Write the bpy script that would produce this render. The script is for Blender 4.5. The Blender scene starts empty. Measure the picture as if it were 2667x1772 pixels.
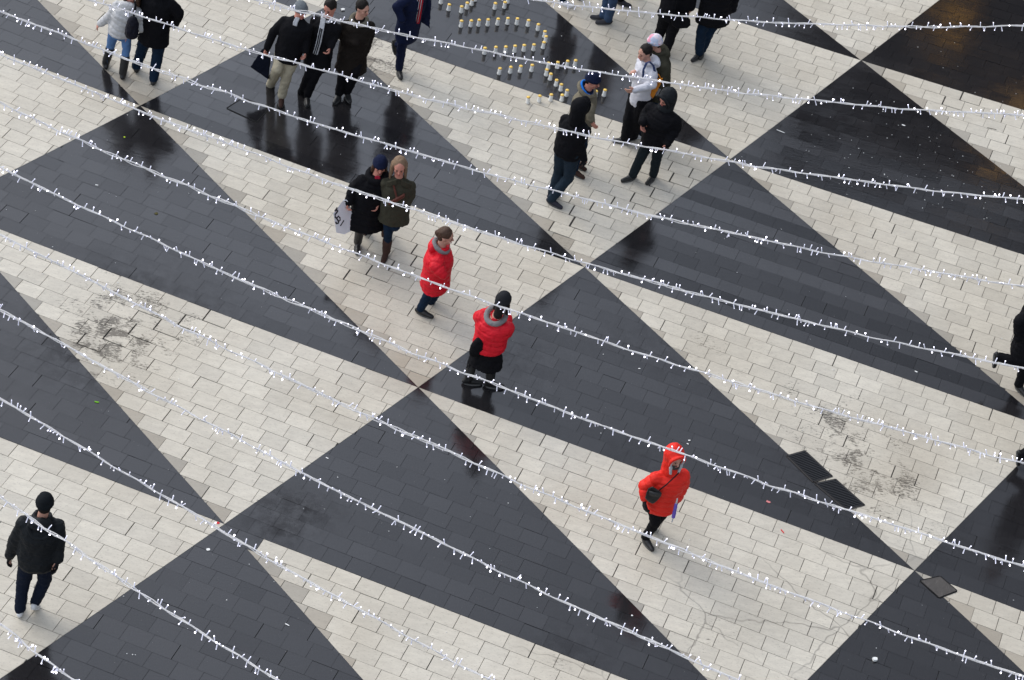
import bpy, bmesh, math, random
import numpy as np
from mathutils import Vector, Matrix
random.seed(7); rng = np.random.default_rng(7)
R = math.radians
scene = bpy.context.scene
COL = scene.collection

# ------------------------------------------------------------------ camera
IMW, IMH = 2667.0, 1772.0           # photograph size the measurements were taken in
F_PX, PIT, ROL, HC = 6777.2, 0.720051, -0.183281, 22.0
cR, sR, cP, sP = math.cos(ROL), math.sin(ROL), math.cos(PIT), math.sin(PIT)
R0 = Vector((1, 0, 0)); D0 = Vector((0, -sP, -cP)); FW = Vector((0, cP, -sP))
AX = R0 * cR + D0 * sR; AD = -R0 * sR + D0 * cR
cam_d = bpy.data.cameras.new('camera'); cam = bpy.data.objects.new('camera', cam_d); COL.objects.link(cam)
m = Matrix((AX, -AD, -FW)).transposed().to_4x4(); m.translation = Vector((0, 0, HC)); cam.matrix_world = m
cam_d.sensor_width = 36; cam_d.lens = F_PX / IMW * 36; cam_d.clip_end = 2000; cam_d.clip_start = 0.5
scene.camera = cam
# ------------------------------------------------------------------ sky, sun, exposure
w = bpy.data.worlds.new('World'); scene.world = w; w.use_nodes = True
nt = w.node_tree; nt.nodes.clear()
sky = nt.nodes.new('ShaderNodeTexSky'); sky.sky_type = 'NISHITA'; sky.sun_disc = False
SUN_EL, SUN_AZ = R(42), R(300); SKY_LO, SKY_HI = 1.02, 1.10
sky.sun_elevation = SUN_EL; sky.sun_rotation = SUN_AZ; sky.air_density = 1.6; sky.dust_density = 4.0; sky.ozone_density = 1.5
hs = nt.nodes.new('ShaderNodeHueSaturation'); hs.inputs['Saturation'].default_value = 0.42
bgn = nt.nodes.new('ShaderNodeBackground'); bgn.inputs['Strength'].default_value = 0.13
out = nt.nodes.new('ShaderNodeOutputWorld')
# an overcast deck: desaturated sky, cloud lumps, brighter towards the open north side of the square
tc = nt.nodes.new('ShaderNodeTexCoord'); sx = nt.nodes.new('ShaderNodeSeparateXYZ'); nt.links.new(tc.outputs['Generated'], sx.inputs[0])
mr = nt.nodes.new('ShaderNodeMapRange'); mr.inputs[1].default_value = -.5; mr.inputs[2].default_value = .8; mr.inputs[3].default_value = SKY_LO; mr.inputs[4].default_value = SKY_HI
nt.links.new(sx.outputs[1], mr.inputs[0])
nz = nt.nodes.new('ShaderNodeTexNoise'); nz.inputs['Scale'].default_value = 2.2; nz.inputs['Detail'].default_value = 5; nt.links.new(tc.outputs['Generated'], nz.inputs['Vector'])
mr2 = nt.nodes.new('ShaderNodeMapRange'); mr2.inputs[1].default_value = .3; mr2.inputs[2].default_value = .7; mr2.inputs[3].default_value = .82; mr2.inputs[4].default_value = 1.15; nt.links.new(nz.outputs[0], mr2.inputs[0])
mm = nt.nodes.new('ShaderNodeMath'); mm.operation = 'MULTIPLY'; nt.links.new(mr.outputs[0], mm.inputs[0]); nt.links.new(mr2.outputs[0], mm.inputs[1])
fl = nt.nodes.new('ShaderNodeMix'); fl.data_type = 'RGBA'; fl.inputs[0].default_value = .5; fl.inputs[7].default_value = (5.7, 6.4, 7.9, 1)
nt.links.new(sky.outputs[0], hs.inputs['Color']); nt.links.new(hs.outputs[0], fl.inputs[6])
vm = nt.nodes.new('ShaderNodeVectorMath'); vm.operation = 'SCALE'; nt.links.new(fl.outputs[2], vm.inputs[0])
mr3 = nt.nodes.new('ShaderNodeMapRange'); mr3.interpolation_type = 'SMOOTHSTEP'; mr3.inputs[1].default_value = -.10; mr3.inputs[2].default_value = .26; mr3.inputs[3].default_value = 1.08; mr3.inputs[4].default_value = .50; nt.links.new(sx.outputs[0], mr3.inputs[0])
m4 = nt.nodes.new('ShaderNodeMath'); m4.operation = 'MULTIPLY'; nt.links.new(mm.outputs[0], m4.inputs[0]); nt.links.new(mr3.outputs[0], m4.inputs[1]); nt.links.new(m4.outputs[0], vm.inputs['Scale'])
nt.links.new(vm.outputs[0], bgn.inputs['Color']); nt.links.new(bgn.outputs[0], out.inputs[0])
sl = bpy.data.lights.new('sun', 'SUN'); sl.energy = 0.5; sl.angle = R(35); sl.color = (1, .96, .9)
so = bpy.data.objects.new('sun', sl); COL.objects.link(so)
sd = Vector((math.sin(SUN_AZ) * math.cos(SUN_EL), math.cos(SUN_AZ) * math.cos(SUN_EL), math.sin(SUN_EL)))
so.rotation_euler = sd.to_track_quat('Z', 'Y').to_euler()
scene.view_settings.view_transform = 'Standard'; scene.view_settings.look = 'None'
scene.view_settings.exposure = 0.62; scene.view_settings.gamma = 1
scene.cycles.max_bounces = 6; scene.cycles.glossy_bounces = 3; scene.cycles.transparent_max_bounces = 12

# ------------------------------------------------------------------ measuring helpers
def ray(px, py):
    u = px - IMW / 2; v = py - IMH / 2
    return (AX * u + AD * v + FW * F_PX)
def ground(px, py, z=0.0):          # where the sight line through a photo pixel meets height z
    d = ray(px, py); t = (z - HC) / d.z
    return Vector((d.x * t, d.y * t, z))
def atY(px, py, Y):                 # ... meets the upright plane y = Y
    d = ray(px, py); t = Y / d.y
    return Vector((d.x * t, Y, HC + d.z * t))

# ------------------------------------------------------------------ object helpers
def link(o): COL.objects.link(o); return o
def tag(o, label=None, cat=None, group=None, kind=None):
    if label: o['label'] = label
    if cat: o['category'] = cat
    if group: o['group'] = group
    if kind: o['kind'] = kind
    return o
def thing(name, loc, label, cat, group=None):
    o = bpy.data.objects.new(name, None); o.location = loc; o.empty_display_size = .1
    link(o); return tag(o, label, cat, group)
class MB:                           # collects closed primitives in world space
    def __init__(s): s.v = []; s.f = []; s.m = []; s.mi = 0
    def add(s, vs, fs):
        n = len(s.v); s.v += [tuple(p) for p in vs]; s.f += [tuple(i + n for i in f) for f in fs]; s.m += [s.mi] * len(fs)
    def rings(s, rings, closed=True):
        n = len(rings[0]); vs = [p for r in rings for p in r]; fs = []
        for i in range(len(rings) - 1):
            for j in range(n):
                a = i * n + j; b = i * n + (j + 1) % n; fs.append((a, b, b + n, a + n))
        if closed:
            fs.append(tuple(range(n - 1, -1, -1))); fs.append(tuple(range((len(rings) - 1) * n, len(rings) * n)))
        s.add(vs, fs)
    def capsule(s, p0, r0, p1, r1, n=10):
        p0 = Vector(p0); p1 = Vector(p1); d = p1 - p0; L = d.length
        if L < 1e-6: d = Vector((0, 0, 1)); L = 1e-6
        d = d / L; q = d.to_track_quat('Z', 'Y'); a = q @ Vector((1, 0, 0)); b = q @ Vector((0, 1, 0))
        st = []
        for k in (80, 50, 20): st.append((p0 - d * r0 * math.sin(R(k)), r0 * math.cos(R(k))))
        st.append((p0, r0)); st.append((p1, r1))
        for k in (20, 50, 80): st.append((p1 + d * r1 * math.sin(R(k)), r1 * math.cos(R(k))))
        s.rings([[c + (a * math.cos(2 * math.pi * j / n) + b * math.sin(2 * math.pi * j / n)) * rr for j in range(n)] for c, rr in st])
    def tube(s, pts, rad, n=6):
        pts = [Vector(p) for p in pts]; rg = []
        for i, p in enumerate(pts):
            t = (pts[min(i + 1, len(pts) - 1)] - pts[max(i - 1, 0)])
            t = t.normalized() if t.length > 1e-9 else Vector((0, 0, 1))
            up = Vector((0, 0, 1)) if abs(t.z) < .9 else Vector((1, 0, 0))
            a = t.cross(up).normalized(); b = t.cross(a)
            rr = rad[i] if hasattr(rad, '__len__') else rad
            rg.append([p + (a * math.cos(2 * math.pi * j / n) + b * math.sin(2 * math.pi * j / n)) * rr for j in range(n)])
        s.rings(rg)
    def ell(s, c, ax, ay, az, n=14, m=9, lo=-90):
        c = Vector(c); rg = []
        for i in range(m):
            t = R(lo + (90 - lo) * (i + .02) / (m - 1 + .04)) ; t = R(lo) + (R(90) - R(lo)) * (i + .15) / (m - 1 + .3)
            rg.append([c + ax * (math.cos(t) * math.cos(2 * math.pi * j / n)) + ay * (math.cos(t) * math.sin(2 * math.pi * j / n)) + az * math.sin(t) for j in range(n)])
        s.rings(rg)
    def box(s, c, ax, ay, az):
        c = Vector(c); vs = [c + ax * i + ay * j + az * k for k in (-1, 1) for j in (-1, 1) for i in (-1, 1)]
        s.add(vs, [(0, 2, 3, 1), (4, 5, 7, 6), (0, 1, 5, 4), (2, 6, 7, 3), (0, 4, 6, 2), (1, 3, 7, 5)])
    def lathe(s, c, prof, n=16):
        c = Vector(c)
        s.rings([[c + Vector((r * math.cos(2 * math.pi * j / n), r * math.sin(2 * math.pi * j / n), z)) for j in range(n)] for r, z in prof])
def place(me, name, mats, parent=None):
    for mt in (mats if isinstance(mats, (list, tuple)) else [mats]): me.materials.append(mt)
    o = bpy.data.objects.new(name, me); link(o)
    if parent is not None:
        o.parent = parent; o.matrix_parent_inverse = Matrix.Translation(-parent.location)
    return o
def build(mb, name, mats, parent=None, smooth=True):
    me = bpy.data.meshes.new(name); me.from_pydata(mb.v, [], mb.f); me.update()
    o = place(me, name, mats, parent)
    for i, p in enumerate(me.polygons): p.material_index = mb.m[i]
    if smooth: me.polygons.foreach_set('use_smooth', [True] * len(me.polygons))
    return o
TEX = {}
def clouds(size, depth=2):
    k = (size, depth)
    if k not in TEX:
        t = bpy.data.textures.new('folds', 'CLOUDS'); t.noise_scale = size; t.noise_depth = depth; TEX[k] = t
    return TEX[k]
def blend(mb, name, mats, parent=None, voxel=.014, smooth=4, folds=()):
    """fuse the primitives into one continuous skin, then smooth it and press folds into it"""
    me = bpy.data.meshes.new('tmp'); me.from_pydata(mb.v, [], mb.f); me.update()
    bm = bmesh.new(); bm.from_mesh(me); bmesh.ops.recalc_face_normals(bm, faces=bm.faces[:]); bm.to_mesh(me); bm.free()
    t = bpy.data.objects.new('tmp', me); link(t)
    r = t.modifiers.new('r', 'REMESH'); r.mode = 'VOXEL'; r.voxel_size = voxel; r.adaptivity = 0
    if smooth:
        s = t.modifiers.new('s', 'SMOOTH'); s.factor = .5; s.iterations = smooth
    for size, amt in folds:
        d = t.modifiers.new('d', 'DISPLACE'); d.texture = clouds(size); d.texture_coords = 'GLOBAL'; d.strength = amt; d.mid_level = .5
    dg = bpy.context.evaluated_depsgraph_get(); dg.update()
    nm = bpy.data.meshes.new_from_object(t.evaluated_get(dg)); nm.name = name
    bpy.data.objects.remove(t); bpy.data.meshes.remove(me)
    nm.materials.clear()
    nm.polygons.foreach_set('use_smooth', [True] * len(nm.polygons))
    return place(nm, name, mats, parent)

# ------------------------------------------------------------------ materials
def mat(name, base, rough=.8, spec=.3, metal=0, sheen=0, emis=None, es=0):
    mt = bpy.data.materials.new(name); mt.use_nodes = True; b = mt.node_tree.nodes['Principled BSDF']
    b.inputs['Base Color'].default_value = (*base, 1); b.inputs['Roughness'].default_value = rough
    b.inputs['Specular IOR Level'].default_value = spec; b.inputs['Metallic'].default_value = metal
    if sheen: b.inputs['Sheen Weight'].default_value = sheen
    if emis: b.inputs['Emission Color'].default_value = (*emis, 1); b.inputs['Emission Strength'].default_value = es
    return mt
def N(mt, t, **kw):
    n = mt.node_tree.nodes.new(t)
    for k, v in kw.items():
        if hasattr(n, k): setattr(n, k, v)
        else: n.inputs[k].default_value = v
    return n
def L(mt, a, b): mt.node_tree.links.new(a, b)
def ramp(mt, fac, p0, p1, c0=(0, 0, 0, 1), c1=(1, 1, 1, 1)):
    r = N(mt, 'ShaderNodeValToRGB'); e = r.color_ramp.elements
    e[0].position = p0; e[1].position = p1; e[0].color = c0; e[1].color = c1
    L(mt, fac, r.inputs[0]); return r.outputs[0]
def mix(mt, fac, a, b, mode='MIX'):
    n = N(mt, 'ShaderNodeMix', data_type='RGBA', blend_type=mode)
    for s, v in ((n.inputs[0], fac), (n.inputs[6], a), (n.inputs[7], b)):
        if hasattr(v, 'links') or hasattr(v, 'is_output'): L(mt, v, s)
        elif isinstance(v, (int, float)): s.default_value = v
        else: s.default_value = (*v, 1)
    return n.outputs[2]
def math_(mt, op, a, b=None, c=None):
    n = N(mt, 'ShaderNodeMath', operation=op)
    for s, v in zip(n.inputs, (a, b, c)):
        if v is None: continue
        if isinstance(v, (int, float)): s.default_value = v
        else: L(mt, v, s)
    return n.outputs[0]
def noise(mt, vec, scale, detail=4, rough=.6, dist=0):
    n = N(mt, 'ShaderNodeTexNoise'); n.inputs['Scale'].default_value = scale; n.inputs['Detail'].default_value = detail
    n.inputs['Roughness'].default_value = rough; n.inputs['Distortion'].default_value = dist
    if vec is not None: L(mt, vec, n.inputs['Vector'])
    return n.outputs['Fac']
def wpos(mt): return N(mt, 'ShaderNodeNewGeometry').outputs['Position']
CL = {}
def cloth(name, base, rough=.85, vary=.25, bump=.25, scale=60, sheen=.0, quilt=0):
    if name in CL: return CL[name]
    mt = mat(name, base, rough, .25 if max(base) > .05 else .12, sheen=sheen); b = mt.node_tree.nodes['Principled BSDF']; p = wpos(mt)
    f = noise(mt, p, 9, 5, .65)
    dk = tuple(c * (1 - vary) for c in base); lt = tuple(min(1, c * (1 + vary)) for c in base)
    L(mt, mix(mt, f, dk, lt), b.inputs['Base Color'])
    h = noise(mt, p, scale, 3, .6)
    h2 = noise(mt, p, 14, 3, .5, 1.2)
    hh = math_(mt, 'MULTIPLY_ADD', h2, 2.2, h)
    bp = N(mt, 'ShaderNodeBump'); bp.inputs['Strength'].default_value = bump; bp.inputs['Distance'].default_value = .012
    L(mt, hh, bp.inputs['Height']); L(mt, bp.outputs[0], b.inputs['Normal'])
    CL[name] = mt; return mt
SKIN = cloth('skin', (.50, .27, .20), .55, .08, .05)
SKINR = cloth('skin_cold', (.52, .23, .17), .55, .08, .05)
EYE = mat('eye', (.02, .015, .012), .3); LIP = mat('lips', (.35, .10, .09), .5); BROW = mat('brow', (.05, .03, .02), .8)

def wet_white():
    mt = mat('travertine', (.5, .46, .4), .5, .35); b = mt.node_tree.nodes['Principled BSDF']; p = wpos(mt)
    tone = N(mt, 'ShaderNodeAttribute', attribute_name='tone').outputs['Fac']
    dirt = N(mt, 'ShaderNodeAttribute', attribute_name='dirt').outputs['Fac']
    warm = N(mt, 'ShaderNodeAttribute', attribute_name='warm').outputs['Fac']
    base = mix(mt, tone, (.30, .28, .24), (.68, .63, .525))
    base = mix(mt, warm, base, (.38, .325, .25))
    mp = N(mt, 'ShaderNodeMapping'); mp.inputs['Rotation'].default_value = (0, 0, R(14.1)); mp.inputs['Scale'].default_value = (1, 2.6, 1); L(mt, p, mp.inputs['Vector'])
    v = noise(mt, mp.outputs[0], 5, 8, .72)            # cloudy travertine veins
    base = mix(mt, ramp(mt, v, .36, .66), mix(mt, .26, base, (.22, .20, .175)), base)
    v2 = noise(mt, mp.outputs[0], 26, 4, .7)
    base = mix(mt, ramp(mt, v2, .345, .42), mix(mt, .42, base, (.10, .09, .08)), base)
    # black growth: fine speckles, dense in a few places
    sp = noise(mt, mp.outputs[0], 17, 7, .78, .4)
    thr = math_(mt, 'MULTIPLY_ADD', math_(mt, 'MULTIPLY', dirt, ramp(mt, noise(mt, p, 3.2, 4, .6, .6), .38, .62, (.15,) * 3 + (1,), (1.15,) * 3 + (1,))), -.27, .675)
    d = math_(mt, 'SUBTRACT', sp, thr); d = math_(mt, 'MULTIPLY', d, 16); 
    dn = N(mt, 'ShaderNodeClamp'); L(mt, d, dn.inputs[0])
    base = mix(mt, math_(mt, 'MULTIPLY', dn.outputs[0], .85), base, (.035, .033, .032))
    ck = N(mt, 'ShaderNodeAttribute', attribute_name='crack').outputs['Fac']
    wv_ = N(mt, 'ShaderNodeTexNoise'); wv_.inputs['Scale'].default_value = 3; L(mt, p, wv_.inputs['Vector'])
    vo = N(mt, 'ShaderNodeTexVoronoi', feature='DISTANCE_TO_EDGE'); vo.inputs['Scale'].default_value = .8
    L(mt, mix(mt, .22, p, wv_.outputs['Color'], 'ADD'), vo.inputs['Vector'])
    cl_ = math_(mt, 'MULTIPLY', ramp(mt, vo.outputs['Distance'], .003, .009, (1, 1, 1, 1), (0, 0, 0, 1)), ck)
    base = mix(mt, math_(mt, 'MULTIPLY', cl_, .48), base, (.06, .055, .05))
    big = noise(mt, p, .55, 3, .5)
    base = mix(mt, ramp(mt, big, .35, .62), mix(mt, .24, base, (.30, .24, .155)), base)
    L(mt, base, b.inputs['Base Color'])
    L(mt, ramp(mt, noise(mt, p, 2.2, 4), .3, .7, (.42,) * 3 + (1,), (.66,) * 3 + (1,)), b.inputs['Roughness'])
    bp = N(mt, 'ShaderNodeBump'); bp.inputs['Strength'].default_value = .35; bp.inputs['Distance'].default_value = .004
    L(mt, v2, bp.inputs['Height']); L(mt, bp.outputs[0], b.inputs['Normal'])
    return mt
def wet_black():
    mt = mat('black_granite', (.02, .02, .023), .16, .72); b = mt.node_tree.nodes['Principled BSDF']; p = wpos(mt)
    b.inputs['IOR'].default_value = 1.5
    tone = N(mt, 'ShaderNodeAttribute', attribute_name='tone').outputs['Fac']
    dirt = N(mt, 'ShaderNodeAttribute', attribute_name='dirt').outputs['Fac']
    base = mix(mt, tone, (.009, .0085, .009), (.020, .018, .018))
    gr_ = math_(mt, 'MULTIPLY', dirt, ramp(mt, noise(mt, p, 5, 6, .75), .40, .56))
    L(mt, math_(mt, 'MULTIPLY_ADD', gr_, -.42, math_(mt, 'MULTIPLY_ADD', tone, .40, .41)), b.inputs['Specular IOR Level'])
    g = noise(mt, p, 90, 3, .7)
    base = mix(mt, ramp(mt, g, .45, .75), base, (.022, .023, .027))
    sp = noise(mt, p, 48, 2, .5); base = mix(mt, ramp(mt, sp, .765, .79), base, (.30, .29, .27))
    L(mt, base, b.inputs['Base Color'])
    mp = N(mt, 'ShaderNodeMapping'); mp.inputs['Rotation'].default_value = (0, 0, R(14.1)); mp.inputs['Scale'].default_value = (1, 4, 1); L(mt, p, mp.inputs['Vector'])
    r1 = noise(mt, mp.outputs[0], 3.5, 6, .7); r2 = noise(mt, p, .8, 3, .55)
    rr = math_(mt, 'MULTIPLY_ADD', r1, .26, math_(mt, 'MULTIPLY_ADD', r2, .30, -.175))
    rr = math_(mt, 'MULTIPLY_ADD', tone, .05, rr)
    rr = math_(mt, 'MULTIPLY_ADD', dirt, .14, rr)
    mx = math_(mt, 'MAXIMUM', rr, .055); L(mt, mx, b.inputs['Roughness'])
    bp = N(mt, 'ShaderNodeBump'); bp.inputs['Strength'].default_value = .22; bp.inputs['Distance'].default_value = .003
    wv = noise(mt, mp.outputs[0], 7, 5, .65)
    L(mt, math_(mt, 'MULTIPLY_ADD', g, .25, wv), bp.inputs['Height']); L(mt, bp.outputs[0], b.inputs['Normal'])
    return mt
M_WHITE = wet_white(); M_BLACK = wet_black()
M_JOINT = mat('joint_grit', (.085, .08, .07), .8)

# ------------------------------------------------------------------ the paved ground
SC = HC / 1.0
O_ = np.array([-.251484, 1.289669]) * SC; AV = np.array([.2042673, -.2043452]) * SC; CV = np.array([.2865468, -.0718494]) * SC
CH = CV / np.linalg.norm(CV); NH = np.array([CH[1], -CH[0]])
HR = float(AV @ NH); AS = float(AV @ CH); CLEN = float(np.linalg.norm(CV))   # row height of a band, slant, base length
Qc = [0.96809751, -0.15353644, -0.38082706, 0.81850765, -0.20170206, 0.06148897, -0.95355937, 0.24807502, 0.30161791, -0.08163807, -0.35019155]
def Qf(p):
    n = (p - np.array([IMW / 2, IMH / 2])) / (IMW / 2); n = np.clip(n, -1.15, 1.15)
    x, y = n[:, 0], n[:, 1]; a, b, c, r2 = x * x, x * y, y * y, x * x + y * y
    q = Qc
    return np.stack([q[0] * a + q[1] * b + q[2] * c + q[6] * r2 * x + q[7] * x ** 3 + q[8] * y * x * x,
                     q[3] * a + q[4] * b + q[5] * c + q[6] * r2 * y + q[9] * x ** 3 + q[10] * y * x * x], -1) * 20
def lens_bend(P):
    """bends the straight courses by the fitted lens distortion (a few cm)"""
    P = np.asarray(P, float); X, Y = P[:, 0], P[:, 1]; Z = -HC
    cd = Y * cP - Z * sP; cu = Y * sP + Z * cP
    xx = F_PX * X / cd; yy = -F_PX * cu / cd
    u = np.stack([cR * xx + sR * yy, -sR * xx + cR * yy], -1) + [IMW / 2, IMH / 2]
    p = u - Qf(u)
    for _ in range(3): p = u - Qf(p)
    d = p - [IMW / 2, IMH / 2]
    X_ = cR * d[:, 0] - sR * d[:, 1]; Y_ = sR * d[:, 0] + cR * d[:, 1]
    dz = -F_PX * sP - Y_ * cP; t = -HC / dz
    return np.stack([X_ * t, (F_PX * cP - Y_ * sP) * t], -1)
def clip(poly, n, c):               # keep the side n.p <= c
    o = []
    for i in range(len(poly)):
        a = poly[i]; b = poly[(i + 1) % len(poly)]; da = n[0] * a[0] + n[1] * a[1] - c; db = n[0] * b[0] + n[1] * b[1] - c
        if da <= 0: o.append(a)
        if da * db < 0:
            t = da / (da - db); o.append((a[0] + (b[0] - a[0]) * t, a[1] + (b[1] - a[1]) * t))
    return o
def area(p): return abs(sum(p[i][0] * p[(i + 1) % len(p)][1] - p[(i + 1) % len(p)][0] * p[i][1] for i in range(len(p)))) / 2
BL, BW = .318 * 22 / 23, HR / 14
# places with black growth / water marks: photo pixel, radius in m, strength
DIRT = [((800, 1330), .30, .9), ((730, 1370), .35, .9), ((700, 1310), .3, .7), ((2230, 1190), .8, .95), ((2300, 1240), .7, .9), ((2120, 1090), .6, .8), ((200, 900), .5, .6), ((400, 800), .6, .6), ((1800, 900), .8, .5), ((1050, 110), .5, .7), ((290, 880), .9, 1.0), ((330, 810), .9, .85), ((430, 850), .9, .75), ((260, 930), .5, 1.1), ((2190, 1120), .9, .75), ((2250, 1270), .7, .85), ((2100, 1060), .7, .6),
        ((2330, 1330), .7, .6), ((985, 130), .7, 1.0), ((1010, 180), .6, .8), ((1450, 620), .6, .45), ((1640, 1210), .5, .3), ((2420, 1380), .5, .6),
        ((1330, 930), .6, .5), ((1520, 640), .5, .4), ((1850, 1640), .6, .45), ((1960, 1580), .5, .4), ((1700, 880), .7, .4), ((1900, 950), .6, .45), ((1480, 1740), .6, .5), ((1260, 60), .4, .3)]
DIRTG = [(np.array(ground(*p)[:2]), r, s) for p, r, s in DIRT]
WARM = [((1070, 960), .5, .9), ((1000, 870), .35, .8), ((880, 790), .4, .5), ((365, 250), .35, .7), ((330, 210), .3, .5), ((1100, 830), .4, .25), ((2190, 560), .5, .5),
        ((2250, 660), .5, .5), ((2370, 1150), .45, .35), ((2390, 1260), .4, .4), ((1560, 160), .8, .6), ((1450, 60), .6, .6), ((1650, 240), .5, .5), ((2100, 1150), .3, .3), ((1650, 1470), .3, .4)]
WARMG = [(np.array(ground(*p)[:2]), r, s) for p, r, s in WARM]
CRACKG = [(np.array(ground(*p)[:2]), r, s) for p, r, s in [((2180, 1600), 1.3, 1.), ((1480, 1720), .6, 1.), ((1800, 1610), .7, 1.), ((2400, 1400), .6, .7)]]
groups = {'w': [[], [], []], 'b': [[], [], []]}      # polys, tone, warm
gap = .0030
corner = [ground(-1100, -1000), ground(3800, -1000), ground(3800, 2700), ground(-1100, 2700)]
def st_of(P): v = np.array([P[0], P[1]]) - O_; return float(v @ CH), float(v @ NH)
cs = [st_of(c) for c in corner]; smin = min(c[0] for c in cs); smax = max(c[0] for c in cs); tmin = min(c[1] for c in cs); tmax = max(c[1] for c in cs)
tri_off = {}
PATCH = (st_of(ground(729, 1421))[0] + .12, st_of(ground(645, 1430))[0] + .1)
JOG = [(st_of(ground(*a)), st_of(ground(*b))) for a, b in (((600, 812), (225, 912)), ((1285, 612), (860, 722)), ((1790, 450), (1420, 590)), ((2560, 262), (2400, 280)))]
rows = range(int(math.floor(tmin / BW)), int(math.ceil(tmax / BW)) + 1)
for r in rows:
    band = math.floor(r / 14); t0 = r * BW; t1 = t0 + BW; tc = (t0 + t1) / 2
    for jj in range(int(smin / CLEN) - 3, int(smax / CLEN) + 4):
        # in lattice units u = t/HR; a-line j: s = j*CLEN + AS*u ; b-line k: s = k*CLEN + (AS-CLEN)*u
        for colr in 'wb':
            # white: right of a-line jj, left of b-line jj+1+band(ish);  black: the one between b-line and next a-line
            ub = band
            # vertices of the white triangle in (s,t): top-left (A line jj at u=band), top-right (jj+1), bottom (A line jj at u=band+1)
            sT0 = jj * CLEN + AS * ub; sT1 = sT0 + CLEN; sB0 = jj * CLEN + AS * (ub + 1)
            tT, tB = ub * HR, (ub + 1) * HR
            if colr == 'w':
                nl = (-1, AS / HR); cl = -sT0 + tT * AS / HR            # s >= sT0 + AS/HR*(t-tT)
                k = (sB0 - sT1) / HR; nr = (1, -k); cr = sT1 - tT * k      # s <= sT1 + k (t-tT)
                slo, shi = min(sT0, sB0) - .01, max(sT1, sB0) + .01
            else:                                                        # black: corners T1, B0, B1
                k = (sB0 - sT1) / HR; nl = (-1, k); cl = -sT1 + tT * k
                nr = (1, -AS / HR); cr = sT1 - tT * AS / HR
                slo, shi = min(sT1, sB0) - .01, sB0 + CLEN + .01
            key = (band, jj, colr)
            if key not in tri_off: tri_off[key] = random.random() * BL
            off = (r * .0925 * 22 / 23 + tri_off[key]) % BL
            if slo > smax or shi < smin: continue
            # restrict to the slice of this row
            i0 = int(math.floor((slo - off) / BL)); i1 = int(math.ceil((shi - off) / BL))
            for i in range(i0, i1 + 1):
                a = off + i * BL; b = a + BL
                if b < smin or a > smax: continue
                g1, g2, g3, g4 = [gap * (.6 + .9 * random.random()) * (1 if colr == 'w' else .45) for _ in range(4)]
                if random.random() < .07: g1 += .006
                if random.random() < .04: g3 += .005
                if colr == 'w':
                    for (sa, ta), (sb, tb) in JOG:
                        if min(ta, tb) <= tc <= max(ta, tb):
                            sl_ = sa + (sb - sa) * (tc - ta) / (tb - ta)
                            if abs(a - sl_) < BL / 2: g1 += .014; g4 += .010
                            elif abs(b - sl_) < BL / 2: g3 += .004
                poly = [(a + g1, t0 + g3), (b - g2, t0 + g3 * .8), (b - g2, t1 - g4), (a + g1, t1 - g4)]
                poly = clip(poly, nl, cl - .002)
                if len(poly) > 2: poly = clip(poly, nr, cr - .002)
                if len(poly) < 3: continue
                ar = area(poly)
                if ar < 4e-4: continue
                tone = random.random(); wm = 0.0
                if colr == 'w':
                    tone = .62 + .26 * tone
                    if ar < BL * BW * .8:
                        if key[1] % 1 == 0 and (a < sT0 + AS / HR * (t0 - tT) + BL): tone *= random.choice((.12, .25, .45)); wm = random.choice((0, .1, .4))
                gk = colr      # at one tip the first course was patched with dark stone
                if colr == 'w' and key[:2] == (2, -1) and ((r == 28 and b < PATCH[0]) or (r == 29 and b < PATCH[1])): gk = 'b'; tone = .2
                if gk == 'b':      # reflection bands of warped courses put into tone and gloss, strongest right of centre
                    rr_ = random.Random(r * 31 + jj * 7).random(); kk = {(-1, 1): 1.1, (-2, 2): .6, (-1, 0): .45, (0, 0): .4}.get((band, jj), .15)
                    tone = max(0, min(1, .5 + (random.random() - .5) * .22 + (rr_ - .5) * kk))
                groups[gk][0].append(poly); groups[gk][1].append(tone); groups[gk][2].append(wm)
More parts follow.
